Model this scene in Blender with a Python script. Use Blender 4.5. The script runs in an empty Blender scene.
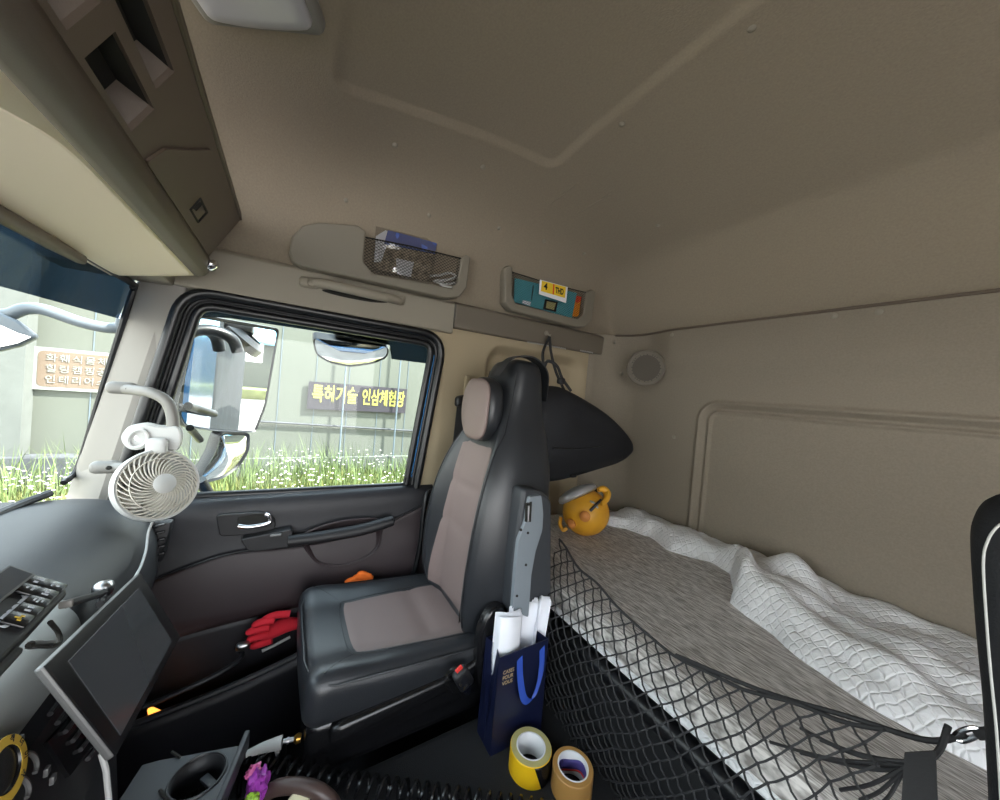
import bpy, bmesh, math, random
from mathutils import Vector, Matrix, noise
random.seed(7)
SC = bpy.context.scene
COL = SC.collection
PI = math.pi
rad = math.radians
# ------------------------------------------------------------------ camera
F = 350.0
CAMC = Vector((0, 0, 1.05))
_vx = Vector((-211.0, -24.0)); _m = 62.0/720.0
_t = (_vx.dot(_vx)+F*F)/-(_vx.x+_m*_vx.y)
_vy = _vx+_t*Vector((1, _m))
EX = Vector((_vx.x, _vx.y, F)).normalized()
EY = -Vector((_vy.x, _vy.y, F)).normalized()
EZ = EX.cross(EY)
if EZ.y > 0: EZ = -EZ
def ray(px, py):
    c = Vector((px-500, py-400, F))
    return Vector((EX.dot(c), EY.dot(c), EZ.dot(c)))
def PX(px, py, x): d = ray(px, py); return CAMC+d*((x-CAMC.x)/d.x)
def PY(px, py, y): d = ray(px, py); return CAMC+d*((y-CAMC.y)/d.y)
def PZ(px, py, z): d = ray(px, py); return CAMC+d*((z-CAMC.z)/d.z)
def PP(px, py, p0, n): d = ray(px, py); n = Vector(n); return CAMC+d*((Vector(p0)-CAMC).dot(n)/d.dot(n))

def V(*a): return Vector(a)
def lerp(a, b, t): return a+(b-a)*t
def sst(a, b, x):
    t = max(0.0, min(1.0, (x-a)/(b-a))); return t*t*(3-2*t)
def interp(tab, x):
    if x <= tab[0][0]: return tab[0][1]
    for (a, va), (b, vb) in zip(tab, tab[1:]):
        if x <= b: return lerp(va, vb, (x-a)/(b-a))
    return tab[-1][1]
def sinterp(tab, x):
    if x <= tab[0][0]: return tab[0][1]
    n = len(tab)
    for i in range(n-1):
        a, va = tab[i]; b, vb = tab[i+1]
        if x <= b:
            h = b-a; t = (x-a)/h
            ma = (vb-tab[i-1][1])/(b-tab[i-1][0]) if i > 0 else (vb-va)/h
            mb = (tab[i+2][1]-va)/(tab[i+2][0]-a) if i+2 < n else (vb-va)/h
            return (2*t**3-3*t*t+1)*va+(t**3-2*t*t+t)*h*ma+(-2*t**3+3*t*t)*vb+(t**3-t*t)*h*mb
    return tab[-1][1]
def smooth_path(pts, n=8, closed=False):
    pts = [Vector(p) for p in pts]; out = []; N = len(pts)
    rng = range(N if closed else N-1)
    for i in rng:
        p1, p2 = pts[i], pts[(i+1) % N]
        p0 = pts[(i-1) % N] if closed or i > 0 else p1*2-p2
        p3 = pts[(i+2) % N] if closed or i+2 < N else p2*2-p1
        for k in range(n):
            t = k/n
            out.append(0.5*((2*p1)+(p2-p0)*t+(2*p0-5*p1+4*p2-p3)*t*t+(3*p1-p0-3*p2+p3)*t**3))
    if not closed: out.append(pts[-1])
    return out
def round_poly(pts, r, n=6):
    """2-D polygon with rounded corners; r a number or a list"""
    out = []; N = len(pts)
    for i in range(N):
        p = Vector(pts[i]); a = Vector(pts[i-1]); b = Vector(pts[(i+1) % N])
        ri = r[i] if isinstance(r, (list, tuple)) else r
        da = (a-p); db = (b-p)
        la = min(ri, da.length*.48); lb = min(ri, db.length*.48)
        s = p+da.normalized()*la; e = p+db.normalized()*lb
        if ri <= 0: out.append(p); continue
        for k in range(n+1):
            t = k/n
            out.append(s*(1-t)**2+p*2*t*(1-t)+e*t*t)
    return out

# ------------------------------------------------------------------ materials
def lin(c):
    return tuple(((v/255.0)/12.92 if v/255.0 <= .04045 else ((v/255.0+.055)/1.055)**2.4) for v in c)
def mat(name, rgb, rough=.6, metal=0, bump=0, scale=200, var=0, vscale=40, spec=.5, stretch=None, coat=0, linear=False, detail=4, sheen=0):
    m = bpy.data.materials.new(name); m.use_nodes = True
    nt = m.node_tree; b = nt.nodes['Principled BSDF']
    c = rgb if linear else lin(rgb)
    b.inputs['Base Color'].default_value = (*c, 1)
    b.inputs['Roughness'].default_value = rough
    b.inputs['Metallic'].default_value = metal
    b.inputs['Specular IOR Level'].default_value = spec
    if coat: b.inputs['Coat Weight'].default_value = coat; b.inputs['Coat Roughness'].default_value = .15
    if sheen: b.inputs['Sheen Weight'].default_value = sheen
    tc = None
    if bump or var:
        tc = nt.nodes.new('ShaderNodeTexCoord'); mp = nt.nodes.new('ShaderNodeMapping')
        if stretch: mp.inputs['Scale'].default_value = stretch
        nt.links.new(tc.outputs['Object'], mp.inputs['Vector'])
    if bump:
        n = nt.nodes.new('ShaderNodeTexNoise'); n.inputs['Scale'].default_value = scale; n.inputs['Detail'].default_value = detail
        nt.links.new(mp.outputs[0], n.inputs['Vector'])
        bp = nt.nodes.new('ShaderNodeBump'); bp.inputs['Strength'].default_value = bump; bp.inputs['Distance'].default_value = .002
        nt.links.new(n.outputs['Fac'], bp.inputs['Height']); nt.links.new(bp.outputs[0], b.inputs['Normal'])
    if var:
        n2 = nt.nodes.new('ShaderNodeTexNoise'); n2.inputs['Scale'].default_value = vscale; n2.inputs['Detail'].default_value = 5
        nt.links.new(mp.outputs[0], n2.inputs['Vector'])
        rp = nt.nodes.new('ShaderNodeValToRGB')
        rp.color_ramp.elements[0].position = .3; rp.color_ramp.elements[1].position = .7
        rp.color_ramp.elements[0].color = (*[v*(1-var) for v in c], 1)
        rp.color_ramp.elements[1].color = (*[min(1, v*(1+var)) for v in c], 1)
        nt.links.new(n2.outputs['Fac'], rp.inputs[0]); nt.links.new(rp.outputs[0], b.inputs['Base Color'])
    return m
def glassmat(name, tint, refl=.06, rough=0.0):
    m = bpy.data.materials.new(name); m.use_nodes = True
    nt = m.node_tree; nt.nodes.clear()
    o = nt.nodes.new('ShaderNodeOutputMaterial'); mx = nt.nodes.new('ShaderNodeMixShader')
    t = nt.nodes.new('ShaderNodeBsdfTransparent'); t.inputs[0].default_value = (*tint, 1)
    g = nt.nodes.new('ShaderNodeBsdfGlossy'); g.inputs['Roughness'].default_value = rough
    mx.inputs[0].default_value = refl
    nt.links.new(t.outputs[0], mx.inputs[1]); nt.links.new(g.outputs[0], mx.inputs[2]); nt.links.new(mx.outputs[0], o.inputs[0])
    return m
def emat(name, rgb, strength):
    m = mat(name, rgb); b = m.node_tree.nodes['Principled BSDF']
    b.inputs['Emission Color'].default_value = (*lin(rgb), 1); b.inputs['Emission Strength'].default_value = strength
    return m
M = {}
M['liner'] = mat('headliner felt', (142, 131, 116), .95, bump=.35, scale=260, var=.06, vscale=220, spec=.1, sheen=.1)
M['rear'] = mat('rear wall felt', (135, 126, 113), .95, bump=.35, scale=260, var=.06, vscale=220, spec=.1)
M['pocket'] = mat('grey beige pocket plastic', (122, 116, 104), .6, bump=.08, scale=500)
M['trim'] = mat('beige plastic', (140, 133, 120), .55, bump=.08, scale=500)
M['trimgrey'] = mat('grey pillar plastic', (122, 118, 112), .55, bump=.08, scale=500)
M['pillar'] = mat('tan pillar felt', (164, 150, 126), .9, bump=.2, scale=300, spec=.1)
M['taupe'] = mat('taupe plastic', (95, 83, 73), .5, bump=.1, scale=600)
M['taupedark'] = mat('dark taupe trim', (106, 98, 87), .6, bump=.1, scale=600)
M['cream'] = mat('cream shelf plastic', (244, 230, 208), .6, bump=.06, scale=500)
M['cubby'] = mat('black cubby felt', (34, 33, 30), .9)
M['lampgrey'] = mat('lamp bezel grey', (118, 116, 112), .45)
M['lens'] = mat('frosted lamp lens', (166, 166, 172), .3)
M['chrome'] = mat('chrome', (225, 225, 228), .12, metal=1)
M['steel'] = mat('steel', (170, 170, 172), .3, metal=1)
M['black'] = mat('black plastic', (29, 29, 32), .5, bump=.1, scale=700)
M['blackgloss'] = mat('gloss black plastic', (20, 20, 22), .25)
M['seatdark'] = mat('dark matte seat leather', (34, 35, 38), .7, bump=.3, scale=420, spec=.2)
M['grille'] = mat('taupe speaker cloth', (92, 87, 80), .9, spec=.1)
M['lid'] = mat('brushed pot lid', (205, 205, 210), .28, metal=.5)
M['roll'] = mat('grey brown shelf edge', (112, 100, 94), .55, bump=.08, scale=500)
M['rubber'] = mat('black rubber', (20, 21, 24), .35)
M['doorblack'] = mat('black door vinyl', (32, 32, 37), .5, bump=.25, scale=900)
M['brown'] = mat('dark maroon door vinyl', (51, 42, 45), .5, bump=.25, scale=900)
M['leather'] = mat('black seat leather', (41, 43, 47), .34, bump=.25, scale=420)
M['insert'] = mat('brown perforated leather', (126, 110, 107), .6, bump=.3, scale=700)
M['piping'] = mat('seam thread dark', (30, 32, 36), .5)
M['armgrey'] = mat('grey armrest plastic', (122, 130, 138), .5)
M['armdark'] = mat('dark grey armrest cover', (52, 55, 60), .5)
M['carpet'] = mat('black carpet', (34, 35, 38), .95, bump=.7, scale=500, var=.2, vscale=500)
M['basket'] = mat('bunk black cloth', (24, 25, 28), .8, bump=.2, scale=300)
M['cord'] = mat('black net cord', (30, 30, 33), .7)
M['bagcloth'] = mat('black bag nylon', (24, 26, 32), .7, bump=.3, scale=500)
M['blue'] = mat('blue cab paint', (58, 110, 160), .25, coat=.6)
M['dash'] = mat('grey dashboard vinyl', (56, 58, 61), .5, bump=.3, scale=700)
M['dashlight'] = mat('light grey dash hood', (160, 163, 162), .5, bump=.2, scale=700)
M['white'] = mat('white plastic', (184, 184, 182), .4)
M['fanwhite'] = mat('warm white fan guard', (186, 181, 170), .5)
M['silver'] = mat('silver plastic', (104, 104, 104), .4, metal=.3)
M['screen'] = mat('reflection grey screen', (76, 79, 83), .12, coat=.5)  # base lightened to grey, painting in the cab interior reflected by the glass
M['yellow'] = mat('yellow tape', (248, 196, 30), .4)
M['tapeface'] = mat('tape edge yellow grey', (186, 176, 118), .5, bump=.2, scale=800)
M['paper'] = mat('white paper', (236, 238, 246), .7)
M['cardcore'] = mat('white card core', (232, 232, 232), .7)
M['browntape'] = mat('brown packing tape', (176, 132, 74), .35)
M['coreprint'] = mat('printed core purple', (74, 64, 128), .6)
M['navy'] = mat('navy gift bag', (21, 26, 52), .3, var=.15, vscale=12)
M['ribbon'] = mat('blue ribbon', (40, 74, 168), .45)
M['gold'] = mat('gold print', (196, 170, 130), .4)
M['redglove'] = mat('red knit', (214, 34, 52), .85, bump=.6, scale=500)
M['orangeglove'] = mat('orange knit', (244, 116, 36), .85, bump=.6, scale=500)
M['pot'] = mat('mustard enamel', (220, 160, 44), .45, var=.08, vscale=20)
M['wood'] = mat('orange wood knob', (200, 128, 62), .5)
M['brass'] = mat('brass', (196, 150, 70), .3, metal=1)
M['brownpipe'] = mat('dark brown handle', (74, 58, 54), .4)
M['creamcap'] = mat('cream cap', (226, 218, 186), .5)
M['purple'] = mat('purple foil', (150, 60, 160), .3)
M['pink'] = mat('pink foil', (226, 110, 170), .35)
M['green'] = mat('lime green foil', (150, 190, 60), .4)
M['teal'] = mat('teal packet', (88, 172, 186), .5)
M['orangepk'] = mat('orange packet', (238, 150, 30), .5)
M['redpk'] = mat('red packet', (226, 72, 36), .5)
M['yellowlab'] = mat('yellow label', (238, 200, 50), .5)
M['bluepk'] = mat('blue print', (74, 92, 160), .5)
M['pkdark'] = mat('packet dark print', (160, 146, 126), .5, var=.6, vscale=60)
M['plastic'] = glassmat('clear plastic film', (.90, .90, .90), .30, .18)
M['redprint'] = mat('red print', (226, 60, 54), .5)
M['glass'] = glassmat('door glass', (.78, .81, .79), .018)
M['wglass'] = glassmat('windscreen glass', (.86, .88, .86), .03)
M['shade'] = glassmat('blue shade band', (.15, .21, .28), .05)
M['deflect'] = glassmat('smoked deflector', (.13, .17, .21), .05)
M['mirror'] = mat('mirror glass', (235, 235, 235), .01, metal=1)
M['mirrorgrey'] = mat('grey mirror back', (92, 100, 108), .4)
M['wallwhite'] = mat('white wall panel', (90, 93, 85), .7, var=.04, vscale=.6)
M['wallgrey'] = mat('grey column', (92, 95, 92), .8, var=.1, vscale=3)
M['pole'] = mat('pale steel pole', (96, 108, 118), .5)
M['bannerdark'] = mat('dark banner', (48, 44, 52), .6)
M['banneryellow'] = mat('banner yellow', (172, 166, 80), .6)
M['signwhite'] = mat('sign white', (140, 143, 138), .6)
M['signbrown'] = mat('sign tan', (110, 94, 80), .6)
M['gravel'] = mat('gravel', (126, 122, 117), .95, bump=1, scale=30, var=.25, vscale=3)
M['grass'] = mat('grass blades', (116, 120, 66), .8, var=.3, vscale=2)
M['grassdry'] = mat('dry grass soil', (132, 129, 92), .95, var=.35, vscale=3)
M['leafdark'] = mat('dark leaves', (92, 108, 62), .8, var=.3, vscale=4)
M['petal'] = mat('white petals', (200, 200, 192), .8)
M['roofblue'] = mat('pale blue roof', (130, 196, 220), .6)
M['darkstuff'] = mat('dark weathered timber', (72, 74, 78), .9, var=.3, vscale=6)
M['strap'] = mat('seat belt webbing', (46, 46, 48), .8, bump=.5, scale=300, stretch=(1, 1, 8))
M['ringyellow'] = mat('dial ring yellow', (206, 170, 60), .5)
M['key'] = mat('pale key print', (190, 192, 198), .6)
M['orangelamp'] = emat('amber lamp', (255, 150, 60), .35)

def mattress_mat():
    m = mat('heather grey mattress pad', (150, 144, 140), .9, spec=.1); nt = m.node_tree; b = nt.nodes['Principled BSDF']
    tc = nt.nodes.new('ShaderNodeTexCoord'); mp = nt.nodes.new('ShaderNodeMapping'); mp.inputs['Scale'].default_value = (40, 420, 60)
    n = nt.nodes.new('ShaderNodeTexNoise'); n.inputs['Scale'].default_value = 1; n.inputs['Detail'].default_value = 3
    rp = nt.nodes.new('ShaderNodeValToRGB'); rp.color_ramp.elements[0].position = .36; rp.color_ramp.elements[1].position = .64
    rp.color_ramp.elements[0].color = (*lin((138, 133, 129)), 1); rp.color_ramp.elements[1].color = (*lin((228, 224, 221)), 1)
    bp = nt.nodes.new('ShaderNodeBump'); bp.inputs['Strength'].default_value = .5; bp.inputs['Distance'].default_value = .002
    L = nt.links.new
    L(tc.outputs['Object'], mp.inputs[0]); L(mp.outputs[0], n.inputs['Vector']); L(n.outputs['Fac'], rp.inputs[0]); L(rp.outputs[0], b.inputs['Base Color'])
    L(n.outputs['Fac'], bp.inputs['Height']); L(bp.outputs[0], b.inputs['Normal'])
    return m
M['mattress'] = mattress_mat()
def quilt_mat():
    m = mat('white quilted cotton', (236, 237, 240), .9, spec=.1); nt = m.node_tree; b = nt.nodes['Principled BSDF']
    tc = nt.nodes.new('ShaderNodeTexCoord'); L = nt.links.new
    hs = []
    for a in (45, -45):
        mp = nt.nodes.new('ShaderNodeMapping'); mp.inputs['Rotation'].default_value = (0, 0, rad(a))
        w = nt.nodes.new('ShaderNodeTexWave'); w.inputs['Scale'].default_value = 21; w.inputs['Distortion'].default_value = 4.5; w.inputs['Detail'].default_value = 2
        w.wave_profile = 'SIN'
        L(tc.outputs['Object'], mp.inputs[0]); L(mp.outputs[0], w.inputs['Vector'])
        hs.append(w)
    mx = nt.nodes.new('ShaderNodeMath'); mx.operation = 'MAXIMUM'; L(hs[0].outputs['Fac'], mx.inputs[0]); L(hs[1].outputs['Fac'], mx.inputs[1])
    pw = nt.nodes.new('ShaderNodeMath'); pw.operation = 'POWER'; pw.inputs[1].default_value = 9; L(mx.outputs[0], pw.inputs[0])
    n = nt.nodes.new('ShaderNodeTexNoise'); n.inputs['Scale'].default_value = 90; n.inputs['Detail'].default_value = 3; L(tc.outputs['Object'], n.inputs['Vector'])
    ad = nt.nodes.new('ShaderNodeMath'); ad.operation = 'SUBTRACT'; L(n.outputs['Fac'], ad.inputs[0]); L(pw.outputs[0], ad.inputs[1])
    bp = nt.nodes.new('ShaderNodeBump'); bp.inputs['Strength'].default_value = .55; bp.inputs['Distance'].default_value = .004
    L(ad.outputs[0], bp.inputs['Height']); L(bp.outputs[0], b.inputs['Normal'])
    return m
M['quilt'] = quilt_mat()

# ------------------------------------------------------------------ mesh building
class MB:
    def __init__(s): s.v = []; s.f = []
    def add(s, vs, fs):
        o = len(s.v); s.v += [Vector(p) for p in vs]; s.f += [tuple(i+o for i in f) for f in fs]; return s
    def bm(s, b, xf=None):
        b.verts.index_update()
        s.add([(xf @ v.co) if xf else v.co.copy() for v in b.verts], [[v.index for v in f.verts] for f in b.faces]); b.free(); return s
    def box(s, c, size, r=.0, seg=2, rot=None):
        b = bmesh.new(); bmesh.ops.create_cube(b, size=1)
        for v in b.verts: v.co = Vector((v.co.x*size[0], v.co.y*size[1], v.co.z*size[2]))
        if r > 0: bmesh.ops.bevel(b, geom=b.edges[:], offset=min(r, min(size)*.49), segments=seg, affect='EDGES', profile=.5)
        xf = Matrix.Translation(Vector(c)) @ (rot.to_4x4() if rot else Matrix.Identity(4))
        return s.bm(b, xf)
    def rcube(s, c, h, r, n=10, fn=None, rot=None):
        """rounded box with a dense grid; fn deforms local points"""
        h = Vector(h); seen = {}; vs = []; fs = []
        inn = Vector([max(0, a-r) for a in h])
        def vid(p):
            k = (round(p.x, 6), round(p.y, 6), round(p.z, 6))
            if k in seen: return seen[k]
            q = Vector((p.x*h.x, p.y*h.y, p.z*h.z))
            cl = Vector([max(-inn[i], min(inn[i], q[i])) for i in range(3)])
            d = q-cl
            if d.length > 1e-9: q = cl+d.normalized()*r
            u = p.copy()
            if fn: q = Vector(fn(q, u))
            if rot: q = rot @ q
            seen[k] = len(vs); vs.append(q+Vector(c)); return seen[k]
        def g(i):   # denser towards the edges
            t = -1+2*i/n; return math.sin(t*PI/2)*.55+t*.45
        for ax in range(3):
            for sg in (-1, 1):
                for i in range(n):
                    for j in range(n):
                        cs = []
                        for (a, b_) in ((i, j), (i+1, j), (i+1, j+1), (i, j+1)):
                            p = [0, 0, 0]; p[ax] = sg; p[(ax+1) % 3] = g(a); p[(ax+2) % 3] = g(b_)
                            cs.append(vid(Vector(p)))
                        if sg < 0: cs.reverse()
                        fs.append(cs)
        return s.add(vs, fs)
    def tube(s, pts, r, n=8, closed=False, cap=True, flat=None):
        pts = [Vector(p) for p in pts]; N = len(pts)
        rs = r if isinstance(r, (list, tuple)) else [r]*N
        t0 = None; up = None; vs = []; fs = []
        for i, p in enumerate(pts):
            a = pts[i-1] if (i > 0 or closed) else p; b = pts[(i+1) % N] if (i < N-1 or closed) else p
            t = (b-a)
            t = t.normalized() if t.length > 1e-9 else Vector((0, 0, 1))
            if up is None:
                up = Vector((0, 0, 1)) if abs(t.z) < .9 else Vector((1, 0, 0))
            sd = t.cross(up).normalized(); up = sd.cross(t).normalized()
            for k in range(n):
                an = 2*PI*k/n
                q = sd*math.cos(an)*rs[i]+up*math.sin(an)*rs[i]*(flat if flat else 1)
                vs.append(p+q)
        for i in range(N if closed else N-1):
            j = (i+1) % N
            for k in range(n):
                k2 = (k+1) % n
                fs.append((i*n+k, i*n+k2, j*n+k2, j*n+k))
        if cap and not closed:
            fs.append(tuple(range(n-1, -1, -1))); fs.append(tuple((N-1)*n+k for k in range(n)))
        return s.add(vs, fs)
    def lathe(s, prof, c=(0, 0, 0), axis=(0, 0, 1), n=32, closed=False, cap=True):
        q = Vector((0, 0, 1)).rotation_difference(Vector(axis).normalized()).to_matrix()
        vs = []; fs = []
        for (r, z) in prof:
            for k in range(n):
                a = 2*PI*k/n
                vs.append(q @ Vector((r*math.cos(a), r*math.sin(a), z))+Vector(c))
        P = len(prof)
        for i in range(P if closed else P-1):
            j = (i+1) % P
            for k in range(n):
                k2 = (k+1) % n
                fs.append((i*n+k, i*n+k2, j*n+k2, j*n+k))
        if not closed and cap:
            if prof[0][0] > 1e-6: fs.append(tuple(range(n-1, -1, -1)))
            if prof[-1][0] > 1e-6: fs.append(tuple((P-1)*n+k for k in range(n)))
        return s.add(vs, fs)
    def prism(s, pts, vec):
        """closed 3-D polygon pushed along vec"""
        pts = [Vector(p) for p in pts]; N = len(pts); vec = Vector(vec)
        vs = pts+[p+vec for p in pts]
        fs = [tuple(range(N-1, -1, -1)), tuple(range(N, 2*N))]+[(i, (i+1) % N, N+(i+1) % N, N+i) for i in range(N)]
        return s.add(vs, fs)
    def ring(s, a, b, vec):
        """band between two outlines of equal count, pushed along vec"""
        a = [Vector(p) for p in a]; b = [Vector(p) for p in b]; N = len(a); vec = Vector(vec)
        vs = a+b+[p+vec for p in a]+[p+vec for p in b]
        fs = []
        for i in range(N):
            j = (i+1) % N
            fs += [(i, j, N+j, N+i), (2*N+j, 2*N+i, 3*N+i, 3*N+j), (j, i, 2*N+i, 2*N+j), (N+i, N+j, 3*N+j, 3*N+i)]
        return s.add(vs, fs)
    def grid(s, fn, us, vs_):
        nu, nv = len(us), len(vs_)
        pts = [fn(u, v) for u in us for v in vs_]
        fs = [(i*nv+j, (i+1)*nv+j, (i+1)*nv+j+1, i*nv+j+1) for i in range(nu-1) for j in range(nv-1)]
        return s.add(pts, fs)
    def loft(s, secs, cap=True, closed_sec=True):
        n = len(secs[0]); vs = [p for q in secs for p in q]; fs = []
        for i in range(len(secs)-1):
            for k in range(n if closed_sec else n-1):
                k2 = (k+1) % n
                fs.append((i*n+k, i*n+k2, (i+1)*n+k2, (i+1)*n+k))
        if cap and closed_sec:
            fs.append(tuple(range(n-1, -1, -1))); fs.append(tuple((len(secs)-1)*n+k for k in range(n)))
        return s.add(vs, fs)
    def build(s, name, m, parent=None, smooth=True, bevel=0, sub=0, solid=0, label=None, loc=None, angle=40, seg=2):
        me = bpy.data.meshes.new(name)
        if parent is not None: off = world_loc(parent)
        elif loc is not None: off = Vector(loc)
        else:
            xs = [p.x for p in s.v]; ys = [p.y for p in s.v]; zs = [p.z for p in s.v]
            off = Vector(((min(xs)+max(xs))/2, (min(ys)+max(ys))/2, min(zs)))
        me.from_pydata([p-off for p in s.v], [], s.f); me.update()
        b = bmesh.new(); b.from_mesh(me); bmesh.ops.recalc_face_normals(b, faces=b.faces); b.to_mesh(me); b.free()
        me.materials.append(m if not isinstance(m, str) else M[m])
        o = bpy.data.objects.new(name, me); COL.objects.link(o)
        if parent is not None: o.parent = parent
        else: o.location = off
        if smooth:
            me.shade_smooth()
            try: me.set_sharp_from_angle(angle=rad(angle))
            except Exception: pass
        if solid:
            md = o.modifiers.new('solid', 'SOLIDIFY'); md.thickness = abs(solid); md.offset = 1 if solid > 0 else -1
        if bevel:
            md = o.modifiers.new('bevel', 'BEVEL'); md.width = bevel; md.segments = seg; md.limit_method = 'ANGLE'; md.angle_limit = rad(35)
        if sub:
            md = o.modifiers.new('sub', 'SUBSURF'); md.levels = sub; md.render_levels = sub
        if label: o['label'] = label
        return o
WL = {}
def world_loc(o):
    p = Vector((0, 0, 0)); 
    while o is not None: p = p+o.location; o = o.parent
    return p
def thing(name, label, cat, loc, group=None):
    o = bpy.data.objects.new(name, None); COL.objects.link(o); o.location = loc; o.empty_display_size = .05
    o['label'] = label; o['category'] = cat
    if group: o['group'] = group
    return o
def tag(o, label, cat, group=None, kind=None):
    o['label'] = label; o['category'] = cat
    if group: o['group'] = group
    if kind: o['kind'] = kind
    return o
def struct(o, label=None):
    o['kind'] = 'structure'
    if label: o['label'] = label
    return o
def sroot(name, loc, label=None):
    o = bpy.data.objects.new(name, None); COL.objects.link(o); o.location = loc; o['kind'] = 'structure'
    if label: o['label'] = label
    return o
def text(name, body, m, parent, origin, right, up, size, offset=0, extrude=.0005, align='LEFT', sx=1, label=None, space=1):
    c = bpy.data.curves.new(name, 'FONT'); c.body = body; c.size = size; c.offset = offset; c.extrude = extrude; c.align_x = align; c.space_character = space; c.align_y = 'CENTER'
    t = bpy.data.objects.new(name+'_t', c); COL.objects.link(t)
    bpy.context.view_layer.update()
    me = bpy.data.meshes.new_from_object(t.evaluated_get(bpy.context.evaluated_depsgraph_get()))
    bpy.data.objects.remove(t); bpy.data.curves.remove(c)
    r = Vector(right).normalized(); u = Vector(up).normalized(); n = r.cross(u)
    off = world_loc(parent)
    for v in me.vertices:
        v.co = Vector(origin)+r*v.co.x*sx+u*v.co.y+n*v.co.z-off
    me.materials.clear(); me.materials.append(M[m])
    o = bpy.data.objects.new(name, me); COL.objects.link(o); o.parent = parent
    if label: o['label'] = label
    return o
def frange(a, b, n): return [a+(b-a)*i/n for i in range(n+1)]
def uniq(l):
    out = []
    for v in sorted(l):
        if not out or v-out[-1] > 1e-5: out.append(v)
    return out
def offset_poly(pts, d):
    """inset a 2-D closed outline (list of Vectors) by d"""
    N = len(pts); out = []
    ar = sum(pts[i].x*pts[(i+1) % N].y-pts[(i+1) % N].x*pts[i].y for i in range(N))
    sg = 1 if ar > 0 else -1
    for i in range(N):
        t = (pts[(i+1) % N]-pts[i-1])
        t.normalize(); out.append(pts[i]+Vector((-t.y, t.x))*d*sg)
    return out

SKY, SUN, EXPO = 1.0, 4.5, 3.15

# ================================================================== CAB SHELL
XR, YB, XL = 1.2, -1.35, -.85
def smin(a, b, k):
    h = max(0, min(1, .5+.5*(b-a)/k)); return b*(1-h)+a*h-k*h*(1-h)
def sd_rrect(x, y, x0, x1, y0, y1, r):
    cx, cy = (x0+x1)/2, (y0+y1)/2
    qx = abs(x-cx)-(x1-x0)/2+r; qy = abs(y-cy)-(y1-y0)/2+r
    return math.hypot(max(qx, 0), max(qy, 0))+min(max(qx, qy), 0)-r
ZW = [(.80, 1.94), (.90, 1.86), (1.0, 1.78), (1.08, 1.70), (1.13, 1.635), (1.16, 1.58), (1.18, 1.53), (1.192, 1.46), (1.2, 1.37)]
ZR = [(-1.35, 1.37), (-1.335, 1.42), (-1.27, 1.54), (-1.2, 1.66), (-1.1, 1.85)]
ZT = [(-1.36, 1.565), (-1.2, 1.635), (-1.0, 1.705), (-.82, 1.755), (-.67, 1.78), (-.5, 1.775), (-.25, 1.735), (-.05, 1.697), (.15, 1.665), (.5, 1.60)]
def zwall(x): return 1.37+.76*max(0.0, 1.2-x)**.42
def zc(x, y):
    z = smin(sinterp(ZT, y), 1.37+1.9*(y+1.35), .10)
    z = smin(z, zwall(x), .16)
    d = sd_rrect(x, y, -.9, .89, -.660, -.045, .04)
    z += .009*sst(.014, -.014, d)
    return z
xs = uniq((frange(XL, .8, 20)+frange(.8, .87, 6)+frange(.87, .93, 16)+frange(.93, 1.12, 22)+frange(1.12, 1.2, 22)))
ys = uniq((frange(-1.35, -1.15, 34)+frange(-1.15, -.72, 24)+frange(-.72, -.62, 26)+frange(-.62, -.08, 20)+frange(-.08, -.01, 18)+frange(-.01, .46, 10)))
ceiling = struct(MB().grid(lambda x, y: V(x, y, zc(x, y)), xs, ys).build('ceiling', 'liner', solid=.015, loc=(.2, -.4, 1.7), angle=80))
def hit(px, py):
    d = ray(px, py).normalized(); t = .3
    while t < 3:
        p = CAMC+d*t
        if p.z > zc(min(p.x, 1.2), max(-1.35, p.y)) or p.x > 1.2: return p
        t += .003
    return p
for (px, py) in ((752, 28), (622, 124), (395, 145), (483, 167), (346, 200), (429, 215), (499, 228), (544, 241), (584, 253), (658, 225)):
    p = hit(px, py)
    e = .01; n = Vector(((zc(p.x+e, p.y)-zc(p.x-e, p.y))/(2*e), (zc(p.x, p.y+e)-zc(p.x, p.y-e))/(2*e), -1)).normalized() if p.x < 1.18 else V(-.95, 0, -.3)
    MB().lathe([(.0001, .0045), (.005, .0038), (.008, .0012), (.0085, -.004)], p, n, 14).build('fastener', 'trim', ceiling)
mk = MB()
for a, b in (((548, 206), (580, 181)), ((577, 214), (612, 193)), ((548, 206), (552, 209)), ((580, 181), (586, 183))):
    mk.tube([hit(*a), hit(*b)], .0018, 6)
mk.build('embossed_mark', 'liner', ceiling)

# ---- rear wall
PLX = PY(699, 480, YB).x; PLZ = PY(770, 412, YB).z
def yback(x, z):
    r = .16
    y = YB
    if x > XR-r: y = YB+r-math.sqrt(max(0, r*r-(min(x, XR)-(XR-r))**2))
    d = sd_rrect(x, z, -2.0, PLX, -1.0, PLZ, .05)
    rel = .010*math.exp(-((d-.018)/.008)**2)-.012*sst(.012, -.004, d)+.009*math.exp(-((d+.014)/.006)**2)
    w = 1-sst(1.0, 1.06, x)
    y += rel*w
    # gentle swell under the top ledge
    y += (.028*sst(1.15, 1.26, z))*w*(sst(1.0, .86, x))
    return y
xs = uniq((frange(XL, .0, 6)+frange(.0, .6, 40)+frange(.6, .85, 80)+frange(.85, 1.04, 16)+frange(1.04, 1.2, 30)))
zs = uniq((frange(.0, .45, 4)+frange(.45, .98, 22)+frange(.98, 1.12, 70)+frange(1.12, 1.36, 30)+frange(1.36, 1.375, 3)))
wall_back = struct(MB().grid(lambda x, z: V(x, yback(x, z), z), xs, zs).build('wall_back', 'rear', solid=-.02, loc=(.2, YB, .4), angle=80))
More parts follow.
